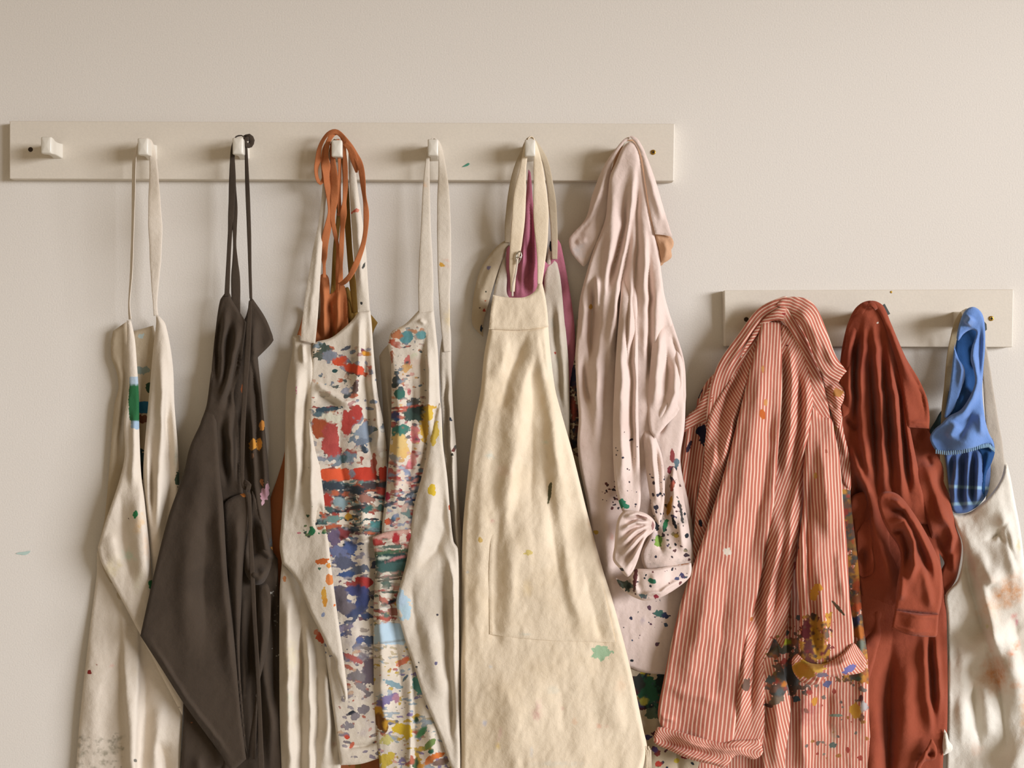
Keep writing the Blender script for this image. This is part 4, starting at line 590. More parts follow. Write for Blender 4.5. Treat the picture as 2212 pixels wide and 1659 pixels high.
g = thing('shirt', 'pale pink cotton shirt with paint-smeared rolled cuffs, hung by its collar from the seventh peg', 'shirt', 1370, 1460, 20)
PS = [(1276, 663, 4, 6, 10, 'd9a545', .4), (1332, 1066, 9, 13, 20, '3a7a62', .0), ]
cloth('collar', [sheet([(1362, 296), (1350, 299), (1335, 315), (1307, 354), (1281, 416), (1265, 472), (1231, 512), (1229, 522), (1234, 545), (1250, 566, 1), (1262, 575), (1285, 540), (1312, 475), (1318, 423), (1322, 358), (1340, 320)], [(1350, 310, 66), (1300, 400, 46), (1240, 530, 24), (1290, 500, 34)], [(5, 8, 8, [(1325, 345), (1295, 420), (1265, 500)]), (-3, 3, 3, [(1332, 335), (1306, 400), (1280, 470), (1246, 515)]), (3, 6, 6, [(1245, 525), (1270, 520)])], paint=[(1250, 545, 14, 18, 20, 'b9bfc4', .9, .5)], roll=(5, 4)),
    sheet([(1360, 294), (1374, 297), (1386, 313), (1397, 338), (1416, 390), (1435, 455), (1449, 500), (1453, 512, 1), (1435, 508), (1415, 506, 1), (1404, 455), (1394, 390), (1385, 335), (1372, 308)], [(1366, 300, 70), (1400, 380, 66), (1440, 500, 50)], [(4, 6, 6, [(1388, 330), (1410, 400), (1432, 490)]), (-2, 2, 2, [(1392, 322), (1416, 396), (1446, 500)])], roll=(4, 3))], M_pale, g)
cloth('collar_lining', [sheet([(1416, 500), (1447, 510), (1455, 522), (1454, 533), (1450, 540), (1451, 555), (1443, 563), (1430, 570, 1), (1424, 540)], [(1420, 510, 44), (1448, 530, 44), (1440, 560, 42)], [(3, 6, 6, [(1435, 515), (1442, 540), (1436, 565)])], roll=(5, 4))], M_tan, g)
cloth('neck_inside', [sheet([(1300, 560), (1308, 480), (1318, 380), (1338, 318), (1352, 304), (1368, 302), (1384, 318), (1402, 375), (1426, 480), (1433, 570), (1380, 570)], [(1360, 310, 56), (1310, 480, 26), (1420, 480, 34), (1370, 500, 30)], roll=(5, 3))], M_tan, g)
PB = [(1276, 663, 4, 6, 10, 'd9a545', .4), (1452, 985, 5, 14, 0, 'a04a4a', .5), (1448, 1015, 7, 9, 0, '8f3a40', .5), (1455, 1013, 8, 4, 0, '303845', .5), (1461, 1000, 6, 8, 0, '6a8088', .7)] + splash(71, 40, (1300, 1040, 1345, 1100), (1, 3.5), (1, 4), ['4a2f30', '3a3238', '6a3a38'], (-80, 20)) + splash(72, 26, (1335, 940, 1400, 1030), (.8, 2), (.8, 3), ['4a3a40', '3a3a48'], (-80, 20))
cloth('body', [sheet([(1330, 352), (1345, 318), (1360, 305), (1374, 312), (1384, 345), (1393, 400), (1404, 470), (1422, 540), (1430, 600), (1436, 640), (1458, 716), (1477, 781), (1481, 830), (1480, 900), (1478, 929), (1470, 997), (1490, 1100), (1510, 1250), (1490, 1400), (1460, 1458), (1438, 1457), (1391, 1453), (1360, 1442), (1310, 1420), (1270, 1100), (1252, 1007), (1247, 955), (1250, 903), (1245, 830), (1243, 768), (1247, 716), (1252, 651), (1264, 600), (1280, 546), (1307, 475), (1313, 423), (1318, 380)], [(1360, 320, 68), (1360, 400, 62), (1300, 560, 40), (1420, 560, 44), (1360, 700, 56), (1260, 700, 24), (1460, 760, 30), (1280, 950, 38), (1400, 900, 46), (1340, 1200, 28), (1420, 1350, 24), (1470, 1200, 20)],
    [(9, 10, 12, [(1331, 370), (1322, 460), (1316, 560), (1300, 700), (1290, 850), (1285, 1000)]), (-12, 6, 10, [(1352, 400), (1348, 480), (1330, 560), (1312, 640)]), (11, 10, 5, [(1373, 340), (1366, 430), (1350, 540), (1330, 660), (1315, 800)]), (-12, 4, 6, [(1372, 420), (1360, 500), (1344, 610), (1340, 720), (1339, 860), (1335, 960)]), (10, 5, 6, [(1371, 560), (1364, 620), (1360, 700), (1354, 800), (1350, 900)]), (-9, 5, 5, [(1378, 380), (1377, 480), (1372, 600), (1370, 700)]), (8, 9, 5, [(1392, 480), (1394, 600), (1396, 720), (1394, 820)]), (-12, 3, 7, [(1399, 520), (1402, 640), (1402, 760), (1399, 870)]), (8, 10, 10, [(1415, 600), (1418, 700), (1415, 800), (1408, 880)]), (-7, 8, 8, [(1432, 690), (1440, 770), (1450, 850)]), (7, 8, 12, [(1462, 740), (1470, 830), (1440, 880), (1408, 935)]), (-11, 3, 7, [(1284, 600), (1280, 660), (1276, 730), (1276, 780)]), (8, 6, 6, [(1292, 590), (1288, 680)]), (-7, 5, 5, [(1262, 770), (1266, 830), (1280, 880)]), (6, 8, 8, [(1262, 640), (1258, 740)]), (-8, 4, 6, [(1455, 850), (1440, 900), (1425, 945)]), (6, 14, 14, [(1310, 1000), (1310, 1150), (1330, 1350)])],
    paint=PB + splash(73, 30, (1340, 1290, 1450, 1400), (1, 4), (1, 5), ['3a3a50', '4a5a70', '5a5a5a', '6a4a5a'], (-80, 20)) + [(1424, 1325, 9, 8, 0, '4f7a70', .7), (1436, 1330, 8, 6, 20, '3a3f60', .6), (1365, 1427, 4, 2.5, 10, '2a3036', .3), (1388, 1340, 6, 10, 0, '9a90a0', .9, .5), (1322, 1160, 4, 10, 0, 'd9846a', .7, .7), (1287, 1150, 5, 4, 0, 'd9b04a', .5)], roll=(9, 9), wrinkle=(2.2, 36, 110), res=3.2)], M_pale, g)
s0 = cloth('sleeve', [sheet([(1348, 570), (1366, 570), (1376, 640), (1378, 760), (1379, 900), (1382, 1000), (1384, 1080), (1376, 1112), (1352, 1114), (1337, 1085), (1328, 1040), (1324, 960), (1325, 880), (1331, 760), (1340, 650)], [(1356, 575, 30), (1352, 680, 58), (1350, 800, 58), (1350, 950, 58), (1350, 1080, 68), (1380, 1000, 56)],
    [(7, 9, 9, [(1352, 640), (1344, 780), (1342, 920), (1346, 1040), (1356, 1100)]), (-7, 4, 5, [(1364, 640), (1363, 780), (1365, 920), (1368, 1060)]), (5, 4, 4, [(1373, 700), (1374, 860), (1377, 1020)])], paint=splash(74, 34, (1325, 930, 1395, 1110), (.8, 2.4), (.8, 3), ['4a3a40', '3a3a48'], (-80, 20)) + [(1343, 1087, 9, 9, 20, '3a8a68', .6), (1352, 1093, 8, 5, 30, '3a8a68', .6), (1326, 1075, 6, 8, 0, '4a3038', .8)], roll=(7, 7), res=3)], M_pale, g)
KF = []
for q, (a, b, c) in enumerate([((1402, 1122), (1374, 1110), (1346, 1118)), ((1404, 1130), (1372, 1128), (1338, 1146)), ((1404, 1136), (1374, 1146), (1336, 1180)), ((1402, 1142), (1378, 1164), (1340, 1206)), ((1400, 1148), (1384, 1176), (1352, 1232)), ((1398, 1152), (1388, 1186), (1366, 1226))]):
    KF.append((6.5, 4, 4, [a, b, c]))
    KF.append((-7, 3, 3, [(a[0], a[1] + 3), (b[0] + 2, b[1] + 9), (c[0] + 4, c[1] + 15)]))
cloth('rolled_cuff', [sheet([(1350, 1103), (1378, 1104), (1400, 1112), (1415, 1128), (1413, 1146), (1396, 1162), (1386, 1185), (1376, 1215), (1366, 1236), (1355, 1246), (1338, 1228), (1324, 1209), (1327, 1180), (1330, 1145), (1336, 1118)], [(1360, 1115, 82), (1408, 1130, 70), (1358, 1170, 92), (1350, 1230, 78), (1332, 1200, 72)], KF, paint=[(1410, 1135, 3, 9, 0, 'a87a74', .5), (1385, 1116, 14, 2.5, 15, 'b08a80', .6), (1342, 1230, 6, 3, 20, '4a4a48', .5)], roll=(8, 12), res=2.2)], M_pale, s0)
PCU = [(1400, 1215, 10, 4, 10, '23282e', .5), (1412, 1213, 9, 4, -20, '1f2428', .5), (1408, 1255, 9, 5, 20, '3a7a5e', .45), (1475, 1245, 7, 5, 30, '4a4a70', 1.1), (1462, 1250, 5, 3, 0, '5a5f80', 1.1), (1480, 1215, 12, 4, -15, 'd08a50', .7), (1452, 1206, 6, 8, 0, '3a4a5a', .7), (1475, 1208, 8, 8, -30, 'c06a50', .7), (1417, 1288, 6, 4, 20, 'a02f3f', .5), (1350, 1262, 22, 9, 30, '5f6a60', 1.2), (1352, 1264, 26, 14, 30, '7a7468', 1.0, .8), (1372, 1250, 4, 30, 5, '6a3a3a', .6), (1390, 1288, 10, 4, 10, '6a8084', 1.2)] + splash(76, 44, (1335, 1225, 1492, 1295), (.8, 4), (.8, 2.5), ['3a3a40', '5a3a40', '4a5a60', '2f3a40', '7a4a48'], (-60, 60))
sl = cloth('sleeve', [sheet([(1402, 955), (1440, 930), (1474, 925), (1470, 1000), (1478, 1080), (1490, 1150), (1495, 1222), (1450, 1234), (1400, 1234), (1385, 1200), (1402, 1160), (1414, 1120), (1410, 1040)], [(1420, 950, 10), (1465, 935, 14), (1450, 1020, 34), (1440, 1100, 42), (1440, 1220, 56), (1484, 1180, 44)], [(-8, 5, 6, [(1438, 990), (1440, 1060), (1444, 1130)]), (7, 5, 7, [(1454, 980), (1452, 1050), (1456, 1150)]), (-6, 5, 6, [(1420, 1130), (1432, 1200)]), (5, 8, 8, [(1466, 1090), (1474, 1200)])],
    paint=haze(9, 12, (1405, 1100, 1490, 1230), ['a89a8c', '8f8478', 'b5a595'], (8, 18), .6) + splash(75, 130, (1400, 1010, 1492, 1225), (.8, 4), (.8, 6), ['2a3036', '3a3a48', '4a3a40', '3a6a52', '5a4a70', '6a4a48', '9a8a6a'], (-90, 30)) + [(1446, 1095, 5, 20, 12, 'd6962f', .5), (1438, 1132, 5, 11, 20, '3a8a5a', .5), (1456, 1128, 3, 17, -20, '22282c', .8), (1422, 1170, 8, 13, 5, '86a84a', .5), (1418, 1135, 5, 11, 0, '2a2c30', .9), (1420, 1160, 12, 14, 0, '8a8098', 1.2, .8), (1461, 1158, 5, 4, 0, 'd0b04a', .5), (1452, 1050, 4, 12, 10, 'c0604a', .5), (1472, 1110, 2.5, 30, -10, '4a4642', 1.2)], roll=(7, 6), res=2.8),
    sheet([(1396, 850), (1420, 870), (1438, 905), (1417, 946, 1), (1430, 985), (1436, 1040), (1433, 1100), (1424, 1134), (1411, 1112), (1402, 1062), (1392, 985), (1389, 905)], [(1405, 860, 26), (1425, 900, 30), (1406, 960, 54), (1420, 1040, 62), (1424, 1120, 58), (1395, 980, 44)], [(7, 6, 7, [(1404, 930), (1410, 1000), (1420, 1090)]), (-5, 3, 4, [(1420, 960), (1424, 1030), (1428, 1090)])], paint=splash(77, 40, (1395, 1000, 1438, 1130), (.8, 2.6), (1, 5), ['2a3036', '4a3a40', '3a3a48'], (-70, 20)), roll=(6, 7), res=2.8)], M_pale, g)
cloth('shoulder_fold', [sheet([(1424, 650), (1440, 665), (1459, 716), (1478, 781), (1482, 850), (1481, 868, 1), (1462, 895), (1440, 918), (1416, 947, 1), (1404, 930), (1400, 880), (1404, 800), (1412, 720)], [(1428, 660, 30), (1420, 760, 46), (1470, 780, 34), (1440, 860, 50), (1476, 862, 40), (1418, 940, 56)], [(7, 8, 8, [(1428, 700), (1420, 800), (1412, 890)]), (-7, 5, 6, [(1440, 740), (1442, 820), (1428, 900)]), (7, 7, 8, [(1458, 770), (1458, 850), (1428, 920)]), (-5, 3, 4, [(1448, 720), (1466, 770), (1474, 810)])], roll=(6, 4), res=3)], M_pale, g)
cloth('cuff_band', [sheet([(1330, 1248, 1), (1350, 1256), (1368, 1234), (1374, 1229), (1410, 1229), (1450, 1222), (1493, 1216, 1), (1494, 1232), (1489, 1248), (1460, 1272), (1424, 1292), (1400, 1297), (1384, 1296), (1355, 1282), (1338, 1265)], [(1350, 1262, 60), (1400, 1260, 80), (1480, 1235, 58)], [(6, 6, 6, [(1372, 1236), (1368, 1262), (1376, 1290)]), (-8, 4, 4, [(1360, 1245), (1358, 1275)]), (5, 14, 14, [(1400, 1255), (1450, 1248)]), (4, 4, 4, [(1380, 1285), (1425, 1280), (1480, 1248)])], paint=PCU, roll=(7, 10), res=2.6)], M_pale, sl, 'paint-smeared turned-up cuff')

# ---------------------------------------------------------------- striped shirt, lower rack
M_str = fabric('red_and_white_striped_cotton', 'b86b58', 'b06351', 0.06, stripes='e4c4ae', weave=0.15, scale=1300)
def stripes(ang, per=10.6, off=0.0, warp=3.0, bend=None):
    """stripe coordinate: lines leaning by ang degrees from upright"""
    ca, sa = math.cos(math.radians(ang)), math.sin(math.radians(ang))
    per = per * 0.64
    def f(X, Y):
        w = warp * (fbm(X / 60, Y / 90, 41) - 0.5) + warp * 0.5 * (vn(X / 22, Y / 30, 43) - 0.5)
        u = X * ca + Y * sa + w + off
        if bend is not None: u = u + bend(X, Y)
        return u / per
    return f
def along(pts, per, wav=0.0):
    """stripes that run along a curved edge"""
    path = smooth_path(pts, False, 12)
    def f(X, Y):
        dist, sg, _ = seg_dist(X, Y, path)
        return (dist * sg + wav * np.sin((X + Y) / 17.0) + 40 * per) / per
    return f
g = thing('shirt', 'red and white striped shirt with paint-stained rolled sleeve, hung over the lower rack', 'shirt', 1650, 1720, 25)
dirty = ['6a5548', '7d5a4a', '8a6a3a', 'b07030', '54504a', '9a5a3a', '5a5f5c', 'a8483a']
PT = [('smear', (1808, 1060, 1880, 1470), ['7a5538', '9a6a30', '6a4a3a', 'b8742c', 'a8502c', '5f5a52', 'c48a34'], .60, 13, 16, 81, 12), ('smear', (1665, 1380, 1740, 1500), ['6a5548', '55504a', '7a5a4a'], .60, 16, 12, 85, 14)] + splash(81, 240, (1815, 1060, 1870, 1460), (2, 10), (2, 9), dirty, (-90, 90)) + splash(82, 110, (1660, 1330, 1760, 1500), (2, 10), (2, 8), dirty) + splash(83, 40, (1740, 1470, 1880, 1640), (1.5, 6), (2, 8), ['8a5a4a', 'a8703a', '8a7a6a', '7a6a60', 'a84a3a'], (-90, 90)) + [(1702, 1232, 12, 9, 10, 'a83038', .7), (1712, 1222, 7, 10, 0, '8a2f35', .8), (1856, 1230, 9, 26, 0, 'c08028', .8), (1850, 1265, 8, 14, 0, 'b5522a', .7), (1852, 1312, 10, 10, 0, 'c0562a', .7), (1847, 1342, 12, 10, -20, '3f3f5a', .5), (1856, 1365, 13, 14, 0, 'c0702a', .6), (1860, 1395, 10, 12, 0, '7a8070', .7), (1848, 1535, 12, 16, 0, 'd49a30', .6), (1866, 1526, 8, 12, 0, 'b9b0ac', .7), (1860, 1510, 5, 8, 0, '6a3a3a', .6), (1696, 1386, 12, 7, 0, 'b5b52a', .4), (1690, 1402, 24, 8, 0, '55503f', .7), (1704, 1460, 20, 26, 20, '5a5a58', .9), (1720, 1510, 8, 6, 0, '4a6068', .7), (1694, 1478, 6, 6, 0, 'd08030', .6), (1760, 1515, 6, 10, 20, 'd09030', .6), (1787, 1478, 10, 6, -30, '6a6a90', .8), (1746, 1540, 22, 30, 0, '8a3f40', 1.0, .6), (1800, 1590, 8, 30, 0, '8a8a70', 1.0, .6), (1805, 1545, 14, 3, 0, '8a9a88', .9), (1800, 1610, 8, 6, 0, '5f6a60', .7), (1855, 1466, 6, 6, 0, '5a6a58', .7)]
cloth('inner_body', [sheet([(1740, 900), (1800, 900), (1826, 960), (1837, 1016), (1838, 1080), (1854, 1220), (1864, 1342), (1875, 1429), (1877, 1534), (1882, 1659), (1880, 1740, 1), (1505, 1740, 1), (1510, 1640), (1600, 1600), (1650, 1400), (1660, 1200), (1700, 1000)], [(1800, 950, 22), (1850, 1200, 46), (1836, 1080, 40), (1862, 1350, 46), (1700, 1250, 12), (1700, 1400, 16), (1800, 1550, 30), (1870, 1560, 34), (1560, 1680, 22)],
    [(-7, 10, 10, [(1705, 1250), (1700, 1350), (1700, 1480), (1690, 1600)]), (6, 12, 12, [(1740, 1450), (1735, 1600), (1740, 1700)]), (-5, 14, 14, [(1785, 1480), (1790, 1600)]), (6, 12, 10, [(1850, 1250), (1862, 1400), (1866, 1600)])], stripe=stripes(0, 10.6), paint=PT, res=3, roll=(9, 6))], M_str, g)
cloth('sleeve', [sheet([(1530, 820), (1560, 800), (1600, 860), (1600, 1100), (1560, 1250), (1500, 1340), (1452, 1420), (1442, 1400), (1452, 1377), (1480, 1290), (1494, 1225), (1488, 1167), (1471, 1100), (1463, 1052), (1465, 992), (1477, 932), (1487, 895), (1503, 882), (1507, 862)], [(1520, 850, 26), (1490, 950, 22), (1480, 1080, 16), (1480, 1300, 14), (1560, 1000, 26)],
    [(-8, 8, 6, [(1520, 900), (1505, 960), (1500, 1050)]), (7, 8, 8, [(1490, 910), (1480, 1000), (1478, 1080)]), (-6, 6, 6, [(1490, 1000), (1488, 1100), (1500, 1180)]), (6, 5, 5, [(1505, 1040), (1503, 1130)])], stripe=stripes(8, 9.5), paint=[(1517, 930, 14, 12, 0, '23243c', .6), (1520, 940, 9, 22, 10, '26263a', .7), (1488, 965, 4, 14, 20, '3a2a3a', .7), (1512, 845, 4, 18, 15, '2a2030', .5)], roll=(9, 8)),
    ], M_str, g)
cloth('sleeve_yoke', [sheet([(1530, 838), (1548, 800), (1556, 830), (1530, 920), (1527, 948, 1), (1520, 915), (1477, 934, 1), (1480, 905), (1503, 884, 1), (1512, 868)], [(1535, 860, 36), (1490, 915, 26)], [(5, 5, 5, [(1540, 840), (1527, 900)])], stripe=stripes(62, 9.5), roll=(5, 5))], M_str, g)
cloth('neck_inside', [sheet([(1650, 690), (1690, 655), (1740, 655), (1775, 700), (1800, 790), (1806, 860), (1780, 860), (1740, 790), (1700, 720)], 42, [(-4, 8, 8, [(1730, 690), (1770, 780)])], stripe=stripes(-40, 9), roll=(5, 3))], M_str, g)
cloth('collar', [sheet([(1700, 641), (1671, 648), (1635, 669), (1596, 721), (1554, 781), (1536, 830), (1528, 870), (1526, 908, 1), (1545, 880), (1575, 830), (1600, 790), (1625, 750), (1660, 705), (1684, 672)], [(1690, 650, 64), (1620, 700, 52), (1540, 860, 40)], [(4, 6, 6, [(1660, 670), (1605, 740), (1560, 820)]), (-3, 3, 3, [(1670, 680), (1625, 735), (1575, 810)])], stripe=along([(1700, 641), (1671, 648), (1635, 669), (1596, 721), (1554, 781), (1536, 830), (1526, 908)], 6.4), roll=(5, 4)),
    sheet([(1676, 660, 1), (1690, 646), (1712, 641), (1741, 645), (1757, 656), (1770, 676), (1786, 715), (1806, 769), (1829, 802, 1), (1818, 815), (1811, 827, 1), (1795, 820), (1775, 805), (1758, 770), (1745, 735), (1725, 700), (1700, 670)], [(1700, 652, 68), (1750, 690, 76), (1820, 805, 72), (1770, 790, 74)], [(7, 12, 12, [(1725, 665), (1755, 710), (1775, 770)]), (-5, 4, 4, [(1735, 700), (1752, 740)]), (4, 6, 6, [(1765, 690), (1785, 750), (1808, 800)])], stripe=along([(1676, 664), (1705, 662), (1735, 680), (1758, 720), (1775, 765), (1800, 800), (1822, 815)], 6.4, 1.5), paint=[(1790, 830, 10, 8, 0, 'c08040', .6)], roll=(6, 5))], M_str, g)
cloth('collar_stand', [sheet([(1770, 790), (1795, 815), (1812, 826), (1824, 845), (1822, 865), (1816, 880), (1818, 895), (1810, 925), (1800, 900), (1785, 860)], [(1790, 830, 42), (1815, 860, 50)], [(6, 6, 6, [(1795, 830), (1812, 870)]), (-5, 4, 4, [(1790, 850), (1805, 890)])], stripe=stripes(-50, 8.0), paint=[(1810, 848, 10, 9, 0, 'b57a3a', .7)], roll=(6, 6)), sheet([(1796, 880), (1815, 885), (1822, 930), (1836, 990), (1838, 1020), (1836, 1060), (1820, 1040), (1806, 960)], [(1815, 900, 40), (1830, 1020, 40)], [(5, 5, 5, [(1812, 900), (1828, 1000)])], stripe=stripes(10, 9), paint=[(1802, 925, 5, 8, 0, 'c08a4a', .7)], roll=(5, 5))], M_str, g)
# back yoke and the draped back, one sheet between each pair of folds
PF = [(1647, 700 + 195, 6, 12, 0, 'c9651f', .5), (1648, 797, 3, 9, 0, 'd59a5a', .7), (1654, 870, 4, 7, 0, 'd09050', .6), (1693, 678, 5, 2.5, 20, 'a83a35', .5), (1700, 746, 3, 2.5, -30, '7a3a30', .5), (1513, 1130, 4, 9, -10, '2a2a35', .6), (1571, 1192, 8, 8, 0, 'e8d8c4', .8), (1612, 1480, 9, 14, 20, '7a5f50', .6), (1677, 1512, 16, 10, -20, '7a6a58', .6), (1660, 1524, 10, 4, 20, '5a4038', .6), (1624, 1337, 4, 4, 0, 'c97a3a', .6), (1577, 1005, 6, 12, 0, 'b0a09c', .9, .4)]
cloth('yoke', [sheet([(1640, 700), (1660, 680), (1690, 662), (1706, 668), (1718, 690), (1738, 725), (1760, 780), (1784, 850), (1795, 908, 1), (1772, 905), (1752, 870), (1745, 800), (1720, 740), (1690, 695), (1660, 697), (1620, 745), (1600, 775), (1620, 730)], [(1690, 675, 70), (1640, 705, 60), (1750, 800, 56), (1785, 890, 46)], [(6, 8, 8, [(1700, 690), (1730, 750), (1755, 820)]), (-4, 4, 6, [(1715, 740), (1740, 800), (1756, 860)])], stripe=lambda X, Y: np.where(X + 0.2 * Y < 1690 + 142, (Y - 0.15 * abs(X - 1680)) / 6.6, (X * 0.86 + Y * -0.52) / 6.6), paint=PF, roll=(5, 4))], M_str, g)
cloth('back', [
    sheet([(1655, 705), (1662, 720), (1650, 760), (1640, 800), (1610, 940), (1585, 1040), (1540, 1200), (1520, 1290), (1490, 1300), (1494, 1225), (1500, 1140), (1510, 1060), (1520, 1010), (1524, 945), (1535, 890), (1575, 825), (1610, 770), (1640, 718)], [(1640, 740, 54), (1560, 900, 44), (1520, 1150, 34), (1600, 950, 50)],
        [(-10, 5, 7, [(1632, 730), (1598, 800), (1570, 860), (1548, 940)]), (8, 7, 7, [(1630, 770), (1600, 850), (1575, 940), (1550, 1040)]), (-9, 6, 6, [(1612, 860), (1590, 950), (1570, 1030), (1540, 1120)]), (7, 7, 7, [(1550, 940), (1535, 1040), (1520, 1140)]), (-6, 5, 5, [(1545, 1000), (1530, 1080)])], stripe=stripes(-32, 9.6, bend=lambda X, Y: 10 * np.sin((Y - 700) / 80.0)), paint=PF, roll=(8, 7)),
    sheet([(1645, 697, 1), (1668, 696), (1686, 697, 1), (1688, 740), (1690, 800), (1688, 880), (1682, 960), (1676, 1040), (1668, 1120), (1655, 1180), (1635, 1290), (1612, 1380), (1598, 1480), (1582, 1600), (1555, 1615), (1500, 1605), (1440, 1590), (1428, 1570), (1421, 1540), (1431, 1481), (1452, 1380), (1474, 1290), (1500, 1215), (1530, 1130), (1570, 1000), (1600, 880), (1625, 780)], [(1665, 720, 64), (1650, 850, 62), (1620, 1000, 62), (1560, 1150, 58), (1640, 1200, 52), (1470, 1350, 44), (1540, 1400, 60), (1440, 1560, 46), (1560, 1590, 58)],
        [(7, 14, 16, [(1652, 740), (1635, 880), (1610, 1020), (1570, 1200)]), (-6, 14, 10, [(1670, 850), (1660, 980), (1640, 1100), (1610, 1250)]), (5, 18, 18, [(1545, 1200), (1510, 1350), (1480, 1500)]), (-5, 16, 16, [(1580, 1200), (1560, 1360), (1540, 1540)]), (4, 10, 10, [(1440, 1480), (1480, 1500), (1560, 1510)]), (4, 4, 4, [(1422, 1548), (1460, 1556)])], stripe=stripes(3, 10.9, bend=lambda X, Y: -0.00035 * (Y - 900) * (X - 1650) * (Y > 900)), paint=PF, roll=(9, 7)),
    sheet([(1686, 696, 1), (1708, 712), (1730, 735), (1748, 780), (1756, 860), (1752, 940), (1738, 1000), (1730, 1100), (1718, 1200), (1704, 1320), (1690, 1400), (1672, 1380), (1655, 1450), (1650, 1600), (1640, 1620), (1575, 1618), (1585, 1560), (1596, 1450), (1608, 1350), (1625, 1270), (1648, 1160), (1665, 1060), (1678, 960), (1684, 860), (1684, 780)], [(1705, 730, 62), (1730, 850, 54), (1690, 1000, 50), (1690, 1150, 56), (1650, 1300, 48), (1610, 1500, 54), (1690, 1350, 44)],
        [(-10, 5, 7, [(1690, 730), (1690, 820), (1686, 920), (1676, 1020)]), (9, 7, 8, [(1706, 740), (1710, 860), (1704, 960), (1690, 1060)]), (-10, 5, 5, [(1722, 780), (1730, 880), (1724, 980), (1712, 1080)]), (8, 8, 6, [(1740, 800), (1744, 900), (1732, 1000), (1712, 1100), (1700, 1230), (1690, 1330)]), (-9, 5, 6, [(1668, 1090), (1655, 1180), (1642, 1270), (1632, 1370)]), (8, 8, 7, [(1690, 1130), (1675, 1220), (1660, 1300), (1655, 1400)]), (-9, 5, 6, [(1706, 1130), (1690, 1220), (1676, 1300), (1664, 1360)]), (7, 8, 8, [(1620, 1330), (1606, 1450), (1596, 1570)]), (-7, 6, 6, [(1640, 1350), (1628, 1450), (1622, 1560)])], stripe=stripes(25, 9.4, bend=lambda X, Y: 8 * np.sin((Y - 700) / 110.0)), paint=PF + splash(85, 20, (1650, 1370, 1690, 1440), (1, 5), (1, 4), dirty), roll=(7, 8))], M_str, g)
cloth('front_fold', [sheet([(1640, 1440), (1680, 1390, 1), (1690, 1440), (1706, 1500), (1706, 1560), (1696, 1640), (1700, 1740, 1), (1655, 1740, 1), (1645, 1620), (1640, 1530)], [(1665, 1440, 50), (1680, 1560, 52), (1690, 1700, 40)], [(7, 12, 12, [(1672, 1440), (1676, 1540), (1680, 1680)]), (-6, 5, 8, [(1650, 1500), (1654, 1600)])], stripe=stripes(-12, 10.2), paint=PF + PT, roll=(6, 6))], M_str, g)
hm = cloth('rolled_hem', [sheet([(1420, 1570, 1), (1440, 1572), (1500, 1590), (1560, 1604), (1585, 1600), (1640, 1596, 1), (1648, 1625), (1630, 1640), (1590, 1632), (1567, 1657), (1540, 1652), (1490, 1640), (1440, 1618), (1414, 1605), (1413, 1588)], [(1430, 1590, 52), (1500, 1610, 66), (1570, 1630, 66), (1630, 1620, 58)], [(7, 6, 6, [(1422, 1584), (1480, 1602), (1560, 1618), (1640, 1612)]), (-7, 4, 4, [(1418, 1600), (1480, 1618), (1550, 1632)]), (6, 5, 5, [(1430, 1612), (1490, 1634), (1560, 1650)])], stripe=stripes(-3, 10.2, bend=lambda X, Y: 9 * np.sin((Y - 0.25 * X) / 8.0)), roll=(6, 10), res=2.8)], M_str, g)
PSL = [('smear', (1732, 1330, 1790, 1440), ['c08a2c', '8a5a34', '6a3a34', 'd0983a'], .62, 8, 26, 91, 10), (1759, 1282, 9, 16, 10, 'd9982a', .6), (1768, 1270, 10, 8, 0, 'd9952a', .7), (1770, 1350, 12, 10, 0, 'd09038', .8), (1762, 1390, 12, 36, -8, 'c9932a', .7), (1742, 1365, 12, 24, 0, '6a2a2e', .8), (1745, 1400, 10, 16, 0, '6a3a38', .8), (1812, 1315, 3, 18, -42, '4a3a24', .45), (1805, 1305, 2, 12, -50, '5a4530', .5), (1786, 1368, 4, 12, -10, '6f5f50', .7), (1720, 1188, 4, 18, 10, '3a2a28', .6), (1795, 1362, 2, 5, -40, '4a3a30', .4), (1762, 1028, 4, 6, 0, 'd09a4a', .6), (1785, 975, 3, 4, 0, 'a85038', .5)] + splash(86, 46, (1728, 1330, 1800, 1430), (1, 5), (1, 6), ['6a4a38', 'b07a30', '5a4a40', '8a3a38'], (-90, 90))
s1 = cloth('sleeve', [sheet([(1754, 880), (1775, 900), (1795, 905), (1803, 935), (1814, 992), (1821, 1080), (1830, 1185), (1835, 1289), (1842, 1400), (1800, 1436), (1750, 1438), (1727, 1420), (1728, 1324), (1719, 1230), (1724, 1185), (1736, 1080), (1736, 1010), (1742, 935)], [(1770, 910, 54), (1780, 1050, 74), (1735, 1100, 60), (1780, 1250, 82), (1830, 1200, 60), (1780, 1420, 84), (1730, 1300, 62)],
    [(7, 10, 14, [(1772, 930), (1785, 1050), (1790, 1180)]), (-8, 5, 7, [(1748, 1010), (1748, 1100), (1742, 1200), (1750, 1300)]), (7, 5, 7, [(1735, 1150), (1736, 1240), (1745, 1340)]), (7, 8, 10, [(1768, 1230), (1775, 1330), (1782, 1420)]), (-6, 5, 6, [(1758, 1280), (1762, 1370), (1762, 1430)]), (5, 10, 10, [(1812, 1180), (1822, 1300)])], stripe=stripes(-2.5, 10.2, bend=lambda X, Y: -0.0002 * (Y - 900) * (X - 1780)), paint=PSL, roll=(10, 12), res=3)], M_str, g)
